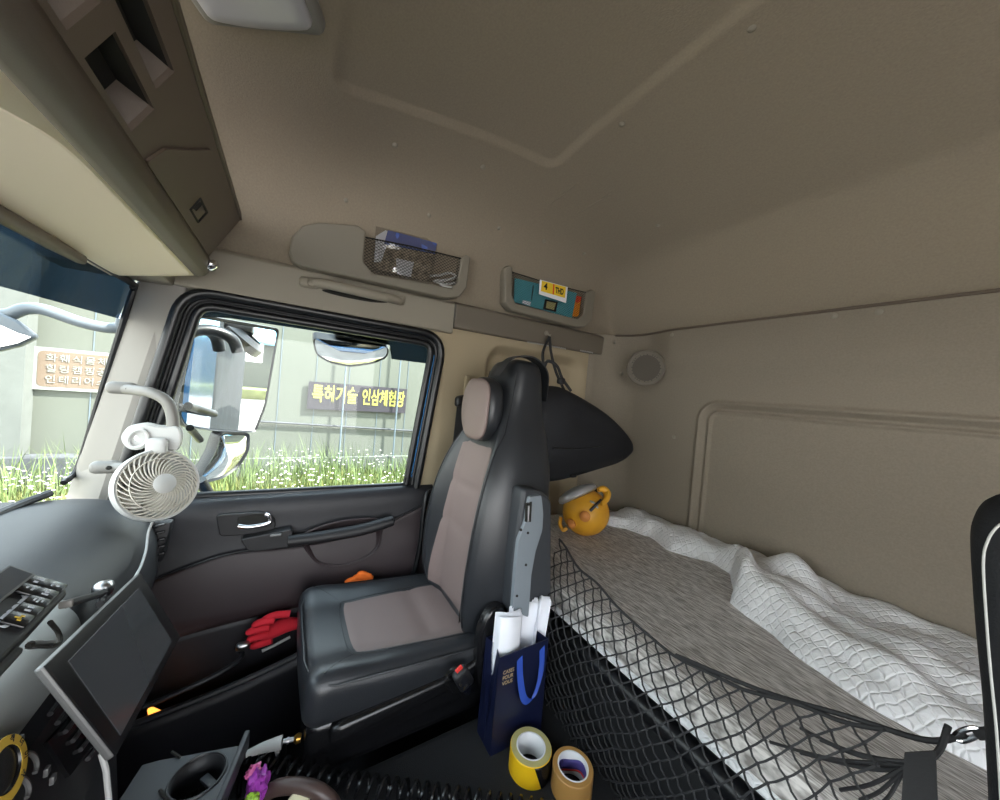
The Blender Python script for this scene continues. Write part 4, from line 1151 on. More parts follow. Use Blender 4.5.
for k in range(5):
    a0 = 2*PI*k/5
    def bl_(u, v, a0=a0):
        r = lerp(.02, .060, u); a = a0+lerp(-.5, .5, v)*(1-.1*u)+.25*u
        return fp(r, a, -.012+.018*(v-.5)*(1))
    MB().grid(bl_, frange(0, 1, 6), frange(0, 1, 6)).build('blade', 'fanwhite', fan, solid=.0012)
mb = MB()
for k in range(24):
    a = 2*PI*k/24; mb.tube([fp(FR-.008, a, -.014), fp(FR-.030, a+.12, -.034)], .0016, 5)
mb.build('rear_grille', 'fanwhite', fan)
# clip
cpl = [(119, 438), (126, 428), (146, 424), (160, 428), (179, 426), (182, 438), (178, 452), (163, 449), (148, 446), (138, 451), (126, 449)]
cxy = round_poly(cpl, 6, 4)
cl1 = MB().prism([PX(p.x, p.y, 1.050) for p in cxy], (.010, 0, 0)).build('clip_jaw', 'white', fan, bevel=.003, smooth=False)
MB().prism([PX(p.x+1.5, p.y-2, 1.085) for p in cxy], (.008, 0, 0)).build('clip_jaw', 'white', fan, bevel=.003, smooth=False)
MB().tube(smooth_path([PX(x, y, 1.046) for x, y in ((128, 440), (133, 432), (143, 430), (148, 437), (143, 445), (133, 447))], 5, closed=True), .0035, 8, closed=True).build('clip_ring', 'white', fan)
MB().tube([PX(138, 438, 1.05), PX(138, 438, 1.09)], .006, 10).build('clip_pivot', 'chrome', fan)
MB().rcube(PX(157, 446, 1.035), (.012, .018, .018), .010, 8).build('neck', 'white', fan)
MB().tube([PX(157, 450, 1.035), fp(FR-.004, math.atan2(*(lambda w: (w.y, w.x))(q_.transposed() @ (PX(157, 450, 1.035)-FCN))), -.010)], .007, 12).build('stem', 'white', fan)
MB().tube(smooth_path([fp(FR-.006, math.atan2(*(lambda w: (w.y, w.x))(q_.transposed() @ (PX(149, 523, 1.02)-FCN))), -.012), PX(148.5, 532, 1.0), PX(146, 550, .96), PX(141, 566, .90), PX(135, 577, .82)], 6), .0022, 8).build('power_cord', 'white', fan)

# ================================================================== DASHBOARD
dash = thing('dashboard', 'dark grey dashboard below the windscreen with lighter rounded hood', 'dashboard', (.2, .35, .4))
ds = [(.58, .60), (.535, .715), (.48, .738), (.41, .748), (.34, .745), (.285, .725), (.25, .69), (.232, .64), (.235, .55), (.27, .42), (.33, .25), (.33, .05), (.56, .05)]
dsm = smooth_path([V(y, z, 0) for y, z in ds], 4)
secs = []
for x, k, s_ in ((XL+.02, 0, 1), (.2, 0, 1), (.7, 0, 1), (.9, 0, 1), (1.05, .0, 1), (1.11, .004, .985), (1.135, .02, .95), (1.14, .045, .88)):
    secs.append([V(x, p.x+(k if p.x < .4 else 0), p.y-(k*.8 if p.y > .5 else 0)) for p in dsm])
MB().loft(secs).build('body', 'dash', dash, angle=50)
MB().rcube((.475, .318, .655), (.285, .095, .072), .070, 22).build('hood', 'dashlight', dash, angle=75, label='light grey rounded hood')
MB().tube(smooth_path([V(x, .452-.0*x, .741) for x in (-.4, .2, .8)]+[V(1.04, .449, .745), V(1.12, .418, .758)], 8), .008, 8).build('front_seam', 'dash', dash)
# side vent at the passenger end
sv = MB().box(PX(153, 540, 1.105), (.03, .055, .095), r=.006, rot=Matrix.Rotation(rad(8), 3, 'X'))
vo = sv.build('side_vent', 'black', dash)
for i in range(6):
    p = PX(153+(-1 if i else 0), lerp(520, 556, i/5), 1.085)
    MB().box(p, (.010, .045, .005), r=.0015, rot=Matrix.Rotation(rad(-12), 3, 'X')).build('louvre', 'blackgloss', vo)
# centre stack facing the driver
cs = thing('centre_stack', 'black centre stack with ribbed vent and yellow ringed knob at lower left', 'console', (.42, .24, .05))
cf = [(.34, .70), (.235, .655), (.215, .62), (.185, .50), (.175, .36), (.19, .05), (.34, .05)]
MB().loft([[V(x, y, z) for y, z in cf] for x in (-.1, .30, .69, .715)]).build('body', 'black', cs, bevel=.006, smooth=False)
FP0, FPN = V(0, .20, .56), V(0, -.97, .24)
def onf(px, py, o=0): return PP(px, py, FP0+FPN.normalized()*o, FPN)
vb = MB().prism([onf(*q, .004) for q in ((95, 690), (108, 728), (70, 776), (48, 742))], -FPN*.01).build('vent_panel', 'blackgloss', cs, smooth=False)
for i in range(6):
    a, b = (lerp(62, 100, i/5)-12, lerp(700, 745, i/5)+14), (lerp(62, 100, i/5)+6, lerp(700, 745, i/5)-10)
    MB().tube([onf(*a, .006), onf(*b, .006)], .0028, 8).build('vent_rib', 'black', vb)
kc = onf(-3, 774, .012); kn_ = FPN.normalized()
rr_ = (onf(17, 774, .012)-kc).length
kb = MB().lathe([(.0001, .004), (rr_*.68, .004), (rr_*.7, .006), (rr_*1.02, .005), (rr_*1.05, -.012)], kc, kn_, 40).build('knob', 'blackgloss', cs)
MB().lathe([(rr_*.70, .0065), (rr_*1.0, .0060), (rr_*1.0, .0050), (rr_*.70, .0050)], kc, kn_, 40, closed=True).build('knob_ring', 'ringyellow', kb, label='yellow ring with black characters')
kx = V(1, 0, 0); ky = kn_.cross(kx)
for i, ch in enumerate('객더이가'):
    a = rad(52-36*i); o_ = kx*math.cos(a)+ky*math.sin(a)
    text('ring_character', ch, 'cubby', kb, kc+kn_*.0068+o_*rr_*.85, -ky*math.cos(a)*1+kx*math.sin(a), o_, rr_*.26, extrude=.0002, align='CENTER')
for px, py, r_ in ((28, 765, .016), (20, 790, .013)):
    MB().tube([onf(px+9*math.cos(t), py+12*math.sin(t), .008) for t in frange(-1.9, .7, 10)], .0022, 6).build('chrome_arc', 'silver', cs)
for px, py in ((20, 741), (53, 779), (47, 771)):
    MB().box(onf(px, py, .008), (.007, .004, .009), r=.001).build('silver_button', 'silver', cs)
MB().tube([onf(101, 753, .01), onf(106, 770, .012), onf(109, 802, .012)], .0032, 8).build('pale_edge_strip', 'white', cs)

# ---- tablet
T1, T2, T3, T4 = V(.80, .196, .703), V(.56, .203, .716), V(.80, .134, .570), V(.56, .146, .587)
tc_ = (T1+T2+T3+T4)/4; tn = (T1-T2).cross(T3-T1).normalized()
tn = tn if tn.dot(CAMC-tc_) > 0 else -tn
def ont(px, py, o=0): return PP(px, py, tc_+tn*o, tn)
tb_ = thing('tablet', 'black tablet with silver edges propped against the dashboard', 'tablet', tc_)
oq = [ont(140, 573), ont(180, 637), ont(115, 757), ont(43, 666)]
MB().prism(oq, -tn*.009).build('case', 'silver', tb_, bevel=.003, smooth=False)
fq = [p.lerp(sum(oq, V(0, 0, 0))/4, .012)+tn*.0012 for p in oq]
MB().prism(fq, -tn*.002).build('glass_front', 'blackgloss', tb_, smooth=False)
sq = [ont(139, 588, .002), ont(172, 641, .002), ont(121, 735, .002), ont(69, 661, .002)]
MB().prism(sq, -tn*.0012).build('screen', 'screen', tb_, smooth=False)
eq = [ont(43, 666, .0005), ont(115, 757, .0005), ont(106, 762, .0005)-tn*.0, ont(38, 672, .0005)]
MB().tube(smooth_path([ont(100, 604, -.02), PX(104, 592, .78), PX(100, 594, .74), PX(66, 604, .62)], 5), .005, 8).build('bracket_arm', 'black', tb_)
MB().rcube(PX(103, 589, .775), (.012, .012, .012), .009, 6).build('ball_joint', 'steel', tb_)

# ---- recorder unit with keypad
U_ = V(0, .84, .54).normalized(); E_ = V(1, .0, .02).normalized(); N_ = E_.cross(U_)
r0 = PX(71, 590, .50)
def onr(px, py, o=0): return PP(px, py, r0+N_*o, N_)
rc = thing('recorder', 'black recorder unit with a pale-lettered keypad at the left edge', 'recorder', r0)
rs = MB()
a_, b_ = r0, r0-E_*.30
def rb(e, u, n): return r0+E_*e+U_*u+N_*n
cq = [rb(-.34, 0, 0), rb(-.004, 0, 0), rb(0, .004, 0), rb(0, .102, 0), rb(-.004, .106, 0), rb(-.34, .106, 0)]
MB().prism(cq, -N_*.046).build('body', 'black', rc, bevel=.003, smooth=False)
MB().prism([rb(-.34, -.006, -.012), rb(-.062, -.006, -.012), rb(-.062, .05, -.012), rb(-.34, .05, -.012)], -N_*.030).build('lower_block', 'black', rc, bevel=.003, smooth=False)
def keyat(px, py, m, sym):
    p = onr(px, py, .0005)
    k = MB().box(p+N_*.001, (.016, .016, .003), r=.0012, rot=Matrix((E_, U_, N_)).transposed()).build('key', 'blackgloss', rc)
    for d in sym:
        MB().box(p+N_*.0028+E_*d[0]*.0045+U_*d[1]*.0045, (.0026*d[2], .0026*d[3], .0005), rot=Matrix((E_, U_, N_)).transposed()).build('key_mark', m, k, smooth=False)
for px, py, m, sym in ((52.5, 588, 'key', ((0, .4, 1.6, .5), (0, -.5, .6, 1))), (43.7, 595.6, 'key', ((-.5, 0, .6, 1.8), (.4, 0, 1.2, 1.2))), (36, 603.2, 'key', ((0, 0, 2, .6), (0, .6, 1, .5), (0, -.6, 1, .5))), (26.6, 611.7, 'key', ((-.5, 0, .7, 1.6), (.5, 0, .7, 1.6))), (16.6, 620.8, 'ringyellow', ((0, .2, .5, 1.6), (.6, -.2, .5, 1), (-.6, -.2, .5, 1))),
                       (36.7, 583.7, 'key', ((-.5, .3, .8, 1.2), (.6, -.1, .8, 1.4))), (28.9, 590.7, 'key', ((0, .6, .8, .6), (0, -.3, 2, .7)))):
    keyat(px, py, m, sym)
dq_ = [onr(8, 567, .001), onr(34, 576, .001), onr(-4, 606, .001), onr(-34, 596, .001)]
MB().prism(dq_, N_*.002).build('display_frame', 'silver', rc, smooth=False)
d2_ = [p.lerp(sum(dq_, V(0, 0, 0))/4, .16)+N_*.0025 for p in dq_]
MB().prism(d2_, N_*.001).build('display', 'screen', rc, smooth=False)
text('script_lettering', 'Smart', 'key', rc, onr(-3, 626, .001), E_, U_, .018, extrude=.0003, offset=.0006)
p = onr(66, 604, -.012); MB().box(p, (.004, .010, .008), r=.002).build('side_port', 'lampgrey', rc)
MB().tube(smooth_path([onr(50, 622, -.02), PX(58, 632, .50), PX(60, 642, .49), PX(52, 646, .47), PX(28, 645, .44)], 6), .0019, 8).build('lead', 'cubby', rc)
MB().tube([PX(30, 645, .445), PX(50, 644, .468)], .0032, 8).build('lead_sleeve', 'steel', rc)

# ================================================================== CUP HOLDER, AIR GUN, HOSE
ZH = .42
ch = thing('cup_holder', 'dark grey pull-out cup holder with round opening at the bottom edge', 'cup holder', PZ(195, 775, ZH))
hc = PZ(198, 776, ZH); hr = .0345
qd = [PZ(143, 763, ZH), PZ(240, 745, ZH)]
e1 = (qd[1]-qd[0]).normalized(); e2 = V(-e1.y, e1.x, 0); e2 = e2 if e2.x < 0 else -e2
outer = []; inner = []
w_ = (qd[1]-qd[0]).length
for k in range(48):
    a = 2*PI*k/48; d = e1*math.cos(a)+e2*math.sin(a)
    rel = hc-qd[0]; u0, v0 = rel.dot(e1), rel.dot(e2); du, dv = math.cos(a), math.sin(a); t = 9
    for den, lim in ((du, (w_-u0) if du > 0 else -u0), (dv, (.135-v0) if dv > 0 else -v0)):
        if abs(den) > 1e-6: t = min(t, lim/den)
    outer.append(hc+d*t); inner.append(hc+d*hr)
MB().ring(outer, inner, (0, 0, -.008)).build('plate', 'armdark', ch, bevel=.0015, smooth=False)
MB().loft([[p for p in inner], [hc+(p-hc)*.93+V(0, 0, -.05) for p in inner]], cap=False).build('cup_wall', 'black', ch, solid=-.002)
MB().tube([p+V(0, 0, .0006) for p in [hc+(p-hc)*1.02 for p in inner]], .002, 6, closed=True).build('rim', 'black', ch)
for a, b in (((172, 752), (180, 757)), ((160, 790), (168, 800))):
    MB().tube([PZ(*a, ZH+.002), PZ(*b, ZH+.002)], .0022, 6).build('slot', 'cubby', ch)
MB().box(hc+e1*.02+V(0, 0, -.02), (.05, .012, .006), r=.002, rot=Matrix.Rotation(.6, 3, 'Z')).build('cup_arm', 'armdark', ch)
fa = PZ(241, 746, ZH)
MB().box(fa+e2*.06+V(0, 0, -.002)+e1*.004, (.008, .150, .030), r=.002, rot=Matrix((e1, e2, V(0, 0, 1))).transposed()).build('end_flange', 'armdark', ch)
ag = thing('air_gun', 'white air blow gun with brass fitting in front of the passenger seat base', 'air gun', PZ(266, 745, .345))
gpts = [PZ(247, 754, .345), PZ(262, 748, .35), PZ(282, 742, .352)]
MB().tube(smooth_path(gpts, 5), [.006+.006*i/10 for i in range(11)], 10, flat=.9).build('handle', 'white', ag)
MB().tube([PZ(276, 747, .345), PZ(278, 755, .33)], .004, 8).build('trigger', 'white', ag)
MB().tube([PZ(283, 741.5, .352), PZ(295, 739, .352)], [.004, .004], 10).build('nozzle', 'steel', ag)
MB().tube([PZ(287, 740.8, .352), PZ(289, 740.2, .352)], .006, 10).build('nozzle_collar', 'steel', ag)
MB().tube([PZ(294, 739.2, .352), PZ(297, 738.5, .352), PZ(301, 737.8, .352)], [.0055, .009, .007], 10).build('brass_fitting', 'brass', ag, label='brass fitting')
hs = smooth_path([PZ(252, 754, .335), PZ(268, 762, .325), PZ(285, 769, .312), PZ(330, 780, .303), PZ(400, 791, .302), PZ(480, 803, .302), PZ(560, 816, .302)], 10)
# resample along the path and coil
L_ = [0]
for a, b in zip(hs, hs[1:]): L_.append(L_[-1]+(b-a).length)
coil = []
pitch = .0195; rc_ = .0160; tot = L_[-1]; nst = int(tot/pitch*14)
for i in range(nst+1):
    s_ = tot*i/nst
    j = max(k for k in range(len(L_)) if L_[k] <= s_+1e-9); j = min(j, len(hs)-2)
    t = (s_-L_[j])/(L_[j+1]-L_[j]); p = hs[j].lerp(hs[j+1], t); tg = (hs[j+1]-hs[j]).normalized()
    sd = tg.cross(V(0, 0, 1)).normalized(); u2 = sd.cross(tg); a = 2*PI*s_/pitch
    coil.append(p+sd*math.cos(a)*rc_+u2*math.sin(a)*rc_)
tag(MB().tube(coil, .0034, 6).build('coiled_hose', 'blackgloss'), 'black coiled air hose lying on the carpet before the passenger seat', 'hose')
wr_ = thing('snack_wrapper', 'crumpled purple and pink foil wrapper beside the cup holder', 'wrapper', PZ(258, 785, .38))
def crump(cx, cy, z, rx, rz, sd):
    def fn(q, u):
        d = Vector(u).normalized(); n_ = 1+.55*noise.noise(d*2.2+V(sd, 0, 0)); return V(d.x*rx*n_, d.y*rx*n_, d.z*rz*n_)
    return MB().rcube(PZ(cx, cy, z), (1, 1, 1), .5, 7, fn)
crump(258, 784, .385, .015, .022, 1).build('foil', 'purple', wr_, angle=12)
crump(254, 772, .395, .011, .008, 5).build('pink_flap', 'pink', wr_, angle=12, label='pink flap')
crump(252, 799, .385, .009, .008, 8).build('green_tip', 'green', wr_, angle=12, label='lime green tip')
lvv = thing('curved_handle', 'thick dark brown curved handle at the bottom edge beside the coiled hose', 'handle', PZ(300, 800, .34))
MB().tube(smooth_path([PZ(268, 792, .36), PZ(280, 787, .375), PZ(300, 786, .38), PZ(320, 792, .375), PZ(334, 806, .35), PZ(338, 830, .30)], 6), .011, 14).build('grip', 'brownpipe', lvv)
MB().lathe([(.0001, .004), (.014, .003), (.017, 0), (.017, -.01)], PZ(298, 803, .372), (-.3, 0, .95), 24).build('cream_cap', 'creamcap', lvv, label='cream round cap')

# ================================================================== GLOVES
def glove(name, label, palm, fingers, x, m, th=.016, cuff=None):
    root = thing(name, label, 'glove', PX(*palm[0], x))
    mb_ = MB()
    ps = smooth_path([PX(px, py, x) for px, py in palm], 5); mb_.tube(ps, [th*(1.0+.5*math.sin(i/(len(ps)-1)*PI)) for i in range(len(ps))], 14, flat=.75)
    for f in fingers:
        q = smooth_path([PX(px, py, x-.012+(.004*i)) for i, (px, py) in enumerate(f)], 5)
        mb_.tube(q, [.0095*(1 if i < len(q)-3 else (.95, .8, .5)[i-len(q)+3]) for i in range(len(q))], 10)
    mb_.build('knit', m, root, angle=70)
    if cuff:
        MB().tube([PX(px, py, x-.004) for px, py in cuff], .004, 8).build('cuff', 'white', root, label='pale cuff edge')
    return root
glove('work_glove', 'red knitted work glove lying in the door pocket', [(300, 623), (286, 625), (272, 631), (262, 636)],
      [[(275, 620), (262, 622), (252, 626)], [(270, 627), (256, 630), (246, 633)], [(268, 634), (254, 638), (247, 641)], [(272, 640), (260, 644), (250, 647)], [(290, 614), (276, 615), (262, 620)]], 1.115, 'redglove', cuff=[(262, 651), (275, 645), (290, 637)])
glove('work_glove', 'orange work glove tucked between the seat and the door', [(380, 585), (369, 584), (358, 586), (352, 587)],
      [[(372, 579), (362, 576), (352, 579)], [(366, 581), (354, 580), (345, 583)], [(370, 577), (362, 574), (357, 576)], [(366, 585), (354, 586), (346, 588)]], 1.115, 'orangeglove', th=.012)
p = PX(243, 646, 1.10)
tag(MB().rcube(p, (.010, .016, .010), .008, 6).build('metal_cap', 'steel'), 'small steel cap beside the red glove in the door pocket', 'cap')

# ================================================================== DRIVER'S SEAT EDGE
dsb = thing('driver_seat', 'black driver seat back with pale piping at the right edge', 'seat', (-.2, -.52, .3))
so_ = [PY(x, y, -.50) for x, y in ((1003, 503), (990, 510), (981, 524), (977, 545), (980, 600), (984, 650), (989, 700), (993, 760), (996, 820), (999, 900))]
so_ = smooth_path(so_, 5)
s2 = [(p.x, p.z) for p in so_]
outl = [V(x, -.50, z) for x, z in s2]+[V(-.45, -.50, s2[-1][1]), V(-.47, -.50, .95), V(-.42, -.50, s2[0][1]+.01)]
oc_ = V(-.2, -.5, .65)
def dring(y, k): return [V(p.x+(oc_.x-p.x)*k, y, p.z+(oc_.z-p.z)*k) for p in outl]
MB().loft([dring(-.60, .0), dring(-.585, -.008), dring(-.50, -.016), dring(-.482, -.002), dring(-.472, .026), dring(-.468, .07), dring(-.466, .5)]).build('backrest', 'seatdark', dsb, angle=60)
MB().tube([V(x+(oc_.x-x)*.025, -.4722, z+(oc_.z-z)*.025) for x, z in s2], .0009, 8).build('piping', 'white', dsb, label='pale grey piping')
MB().rcube((-.21, -.30, .44), (.24, .24, .06), .04, 10).build('cushion', 'leather', dsb, angle=70)
MB().rcube((-.21, -.32, .19), (.2, .2, .19), .02, 8).build('base', 'black', dsb, angle=70)

# ================================================================== OUTSIDE
GZ, WX = -1.02, 8.0
ground = struct(MB().grid(lambda x, y: V(x, y, GZ+.03*noise.noise(V(x*.6, y*.6, 0))), frange(-14, 30, 44), frange(-60, 20, 90)).build('ground', 'gravel', angle=80))
gg = MB().grid(lambda x, y: V(x, y, GZ+.05+.05*noise.noise(V(x, y, 0))), frange(2.8, WX, 18), frange(-7, 10, 50))
g0 = gg.build('grass_bed', 'grassdry', angle=80); g0['kind'] = 'structure'
def blades(name, n, xr, yr, hr, wdt, m, label, cat, lean=.5, seed=1, dens=None):
    rn = random.Random(seed); mb_ = MB()
    for _ in range(n):
        x, y = rn.uniform(*xr), rn.uniform(*yr)
        if dens and rn.random() > dens(x, y): continue
        h = rn.uniform(*hr)*(.7+.6*noise.noise(V(x*.8, y*.8, 3))+.2); a = rn.uniform(0, 2*PI); l = rn.uniform(0, lean)*h
        dx, dy = math.cos(a)*l, math.sin(a)*l; wx, wy = -math.sin(a)*wdt, math.cos(a)*wdt; b = GZ+.03
        mb_.add([(x-wx, y-wy, b), (x+wx, y+wy, b), (x+dx*.35+wx*.7, y+dy*.35+wy*.7, b+h*.6), (x+dx*.35-wx*.7, y+dy*.35-wy*.7, b+h*.6), (x+dx, y+dy, b+h)], [(0, 1, 2, 3), (3, 2, 4)])
    o = mb_.build(name, m, smooth=False); o['kind'] = 'stuff'; o['label'] = label; o['category'] = cat
    return o
blades('grass', 24000, (2.9, 7.9), (-3.4, 5.2), (.10, .34), .007, 'grass', 'green grass and weeds growing in front of the white building', 'grass', seed=3)
blades('dark_weeds', 2600, (6.4, 7.95), (-3.4, 5.2), (.28, .95), .007, 'leafdark', 'darker tall weeds along the foot of the white building', 'weeds', seed=5, lean=.6)
rn = random.Random(9); fl_ = MB()
for _ in range(3200):
    x, y = rn.uniform(3.0, 7.9), rn.uniform(-3.4, 5.2)
    if noise.noise(V(x*.7, y*.7, 8)) < -.05: continue
    z = GZ+rn.uniform(.25, .72); r = rn.uniform(.010, .026)
    fl_.add([(x, y, z+r*.4), (x+r, y, z), (x, y+r, z), (x-r, y, z), (x, y-r, z), (x, y, z-r*.4)], [(0, 1, 2), (0, 2, 3), (0, 3, 4), (0, 4, 1), (5, 2, 1), (5, 3, 2), (5, 4, 3), (5, 1, 4)])
o = fl_.build('wildflowers', 'petal', smooth=False); o['kind'] = 'stuff'; o['label'] = 'tiny white wildflowers scattered through the grass by the building'; o['category'] = 'flowers'
# the white building
bld = thing('building', 'long white panelled building beyond the grass', 'building', (WX, 1, GZ))
def onw(px, py, o=0): return PX(px, py, WX-o)
MB().box((WX+.1, 1.5, GZ+2.0), (.2, 13, 4.0)).build('wall', 'wallwhite', bld, smooth=False)
mb = None
for i in range(-9, 16):
    y = i*.62+.15
    MB().box((WX-.004, y, GZ+2.0), (.008, .012, 4.0)).build('panel_joint', 'pole', bld, smooth=False)
gy = onw(17, 400).y
MB().box((WX-.12, gy+.35, GZ+2), (.24, 1.0, 4.0)).build('column', 'wallgrey', bld, smooth=False, label='grey concrete column')
# ledge under the banner and downpipes
a, b = onw(352, 424, .05), onw(420, 434, .05)
MB().tube([V(WX-.04, 1.6, a.z+.05), V(WX-.04, -4.2, b.z)], .022, 6).build('ledge', 'darkstuff', bld, label='dark ledge below the dark banner')
for px in (347, 400):
    t_ = onw(px, 330, .12); b_ = onw(px-8 if px < 380 else px-6, 480, .12)
    y_ = (t_.y+b_.y)/2
    MB().tube([V(WX-.12, y_, GZ), V(WX-.12, y_, GZ+3.2)], .017, 8).build('steel_pole', 'pole', bld)
MB().box((WX-.03, -.1, GZ+.30), (.1, 8, .34), r=.01).build('plinth', 'wallgrey', bld, smooth=False)
MB().box((WX-.2, onw(45, 460).y, GZ+.35), (.3, 1.5, .5), r=.02).build('timber_stack', 'darkstuff', bld, smooth=False)
# dark banner with yellow lettering
bn = thing('banner', 'dark banner with yellow lettering on the white building', 'banner', onw(357, 412, .05))
tl, tr_, br_, bl__ = onw(309, 379, .06), onw(407, 391, .06), onw(405, 414, .06), onw(307.5, 408, .06)
zt_, zb_ = (tl.z+tr_.z)/2, (br_.z+bl__.z)/2
MB().box((WX-.05, (tl.y+tr_.y)/2, (zt_+zb_)/2), (.02, abs(tl.y-tr_.y), zt_-zb_)).build('cloth', 'bannerdark', bn, smooth=False)
hgt = zt_-zb_; wid = abs(tl.y-tr_.y)
text('lettering', '특허기술', 'banneryellow', bn, V(WX-.065, tl.y-wid*.035, (zt_+zb_)/2+.02), (0, -1, 0), (0, 0, 1), hgt*.68, offset=.008, extrude=.002, sx=wid*.44/(hgt*.68*3.72))
text('lettering', '인삼체험장', 'banneryellow', bn, V(WX-.065, tl.y-wid*.515, (zt_+zb_)/2+.01), (0, -1, 0), (0, 0, 1), hgt*.68, offset=.008, extrude=.002, sx=wid*.47/(hgt*.68*4.65))
# tan sign seen through the windscreen
sg = thing('tan_sign', 'tan sign with white lettering on the building beyond the windscreen', 'sign', onw(70, 392, .04))
A, B = onw(34, 346, .05), onw(30, 389, .05)
ys_, ye_ = A.y, onw(126, 380, .05).y-.30
MB().box((WX-.03, (ys_+ye_)/2, (A.z+B.z)/2), (.02, ys_-ye_, A.z-B.z)).build('board', 'signwhite', sg, smooth=False)
rp_ = round_poly([(ys_-.04, B.z+.05), (ye_+.04, B.z+.05), (ye_+.04, A.z-.05), (ys_-.04, A.z-.05)], .07, 5)
MB().prism([V(WX-.043, p.x, p.y) for p in rp_], (.004, 0, 0)).build('tan_panel', 'signbrown', sg, smooth=False)
hh = (A.z-B.z)
for i, ln in enumerate(('화훼식물체험', '힐링캠핑공간', '인테리어소품')):
    text('lettering', ln, 'signwhite', sg, V(WX-.05, ys_-.12, A.z-hh*(.245+.255*i)), (0, -1, 0), (0, 0, 1), hh*.20, offset=0, extrude=.002, sx=1.0, space=1.25)
# yard seen in the mirrors, behind the truck
struct(MB().box((2.5, -26, GZ+1.1), (26, .3, 2.2)).build('wall_yard', 'wallwhite', smooth=False), 'white yard wall far behind the truck')
gs = MB().box((2.5, -24.6, GZ+.25), (26, 2.4, .7), r=.2).build('grass_bank', 'grass'); gs['kind'] = 'structure'
hb = thing('shed', 'pale blue roofed shed behind the yard wall', 'shed', (6, -31, GZ))
MB().box((6, -31, GZ+1.8), (9, 5, 3.6)).build('shed_wall', 'wallwhite', hb, smooth=False)
MB().prism([(1, -28, GZ+3.5), (11, -28, GZ+3.5), (11, -31, GZ+4.8), (1, -31, GZ+4.8)], (0, 0, .15)).build('roof', 'roofblue', hb, smooth=False)
# outer skin of the truck flank (seen in the door mirror)
bodyk = struct(MB().prism([(1.30, .30, -.25), (1.30, -1.5, -.25), (1.30, -1.5, .66), (1.30, .30, .66)], (.02, 0, 0)).build('cab_flank', 'blue', smooth=False), 'blue outer skin of the cab')
struct(MB().prism([(1.30, -.50, .66), (1.30, -1.5, .66), (1.30, -1.5, 1.8), (1.30, -.52, 1.8)], (.02, 0, 0)).build('cab_side', 'blue', smooth=False), 'blue outer skin of the cab')
struct(MB().box((.25, -4.2, .9), (2.1, 5.0, 2.2)).build('cargo_body', 'darkstuff', smooth=False), 'dark cargo body behind the cab')

# ---- door mirrors
def mirror_glass(name, poly, p0, n, parent, k=0.0, label=None):
    pts = [PP(px, py, p0, n) for px, py in round_poly(poly, 5, 5)]
    c = sum(pts, V(0, 0, 0))/len(pts); n = Vector(n).normalized(); n = n if n.dot(CAMC-c) > 0 else -n
    m_ = MB(); secs = []
    for f in frange(0, 1, 8):
        secs.append([c+(p-c)*max(f, .001)+n*(k*(1-f*f)) for p in pts])
    m_.loft(secs, cap=False)
    return m_.build(name, 'mirror', parent, angle=80, label=label), pts, c, n
def housing(pts, c, n, depth, grow, m, name, parent):
    s0 = [c+(p-c)*grow+n*.004 for p in pts]; s00 = [c+(p-c)*(grow+.01)-n*.004 for p in pts]; s1 = [c+(p-c)*grow-n*depth*.6 for p in pts]; s2_ = [c+(p-c)*.6-n*depth for p in pts]
    s_in = [c+(p-c)*1.0-n*.002 for p in pts]
    return MB().loft([s_in, s0, s00, s1, s2_], cap=False).build(name, m, parent, angle=50)
mp = V(1.52, .16, 1.0)
dmain = (mp-CAMC).normalized(); want = V(-.05, -.985, -.055).normalized()
mn = (want-dmain).normalized()
dm = thing('door_mirror', 'tall door mirror outside the window beside the white fan', 'mirror', mp)
MAIN = [(199, 318), (277, 331), (264, 405), (254, 431), (213, 429), (186, 425), (178, 408)]
g_, pts, c_, n_ = mirror_glass('mirror_glass', MAIN, mp, mn, dm)
housing(pts, c_, n_, .07, 1.045, 'rubber', 'housing', dm)
mp2 = V(1.52, .165, .80); want2 = V(.15, -.93, -.32).normalized(); mn2 = (want2-(mp2-CAMC).normalized()).normalized()
g2, pts2, c2_, n2_ = mirror_glass('wide_glass', [(221, 435), (247, 435), (246, 452), (237, 466), (223, 476), (199, 482), (208, 466), (217, 450)], mp2, mn2, dm, k=.012, label='convex lower mirror glass')
housing(pts2, c2_, n2_, .06, 1.12, 'rubber', 'lower_housing', dm)
for (a, b, r_) in (((188, 406), (214, 414), .012), ((190, 428), (200, 440), .010)):
    MB().tube([PX(*a, 1.32), PX(*b, 1.46)], r_, 10).build('mirror_arm', 'rubber', dm)
MB().tube(smooth_path([PX(178, 340, 1.40), PX(195, 331, 1.42), PX(215, 331, 1.44), PX(232, 339, 1.46), PX(238, 352, 1.47)], 5), .018, 10).build('upper_arm', 'rubber', dm)
MB().tube(smooth_path([PX(200, 480, 1.40), PX(206, 490, 1.42), PX(212, 500, 1.44)], 4), .016, 10).build('lower_arm', 'rubber', dm)
# kerb mirror above the window
km = thing('kerb_mirror', 'half round kerb mirror hanging above the door window', 'mirror', PX(350, 345, 1.5))
kp = V(1.50, -.19, 1.17); kn2 = (V(.10, -.25, -.95).normalized()-(kp-CAMC).normalized()).normalized()
g3, pts3, c3, n3 = mirror_glass('mirror_glass', [(314, 338), (388, 347), (386, 357), (372, 363), (350, 366), (330, 362), (317, 354)], kp, kn2, km, k=.012)
housing(pts3, c3, n3, .05, 1.04, 'rubber', 'housing', km)
MB().box(PX(362, 336, 1.5), (.10, .20, .05), r=.012).build('bracket', 'rubber', km)
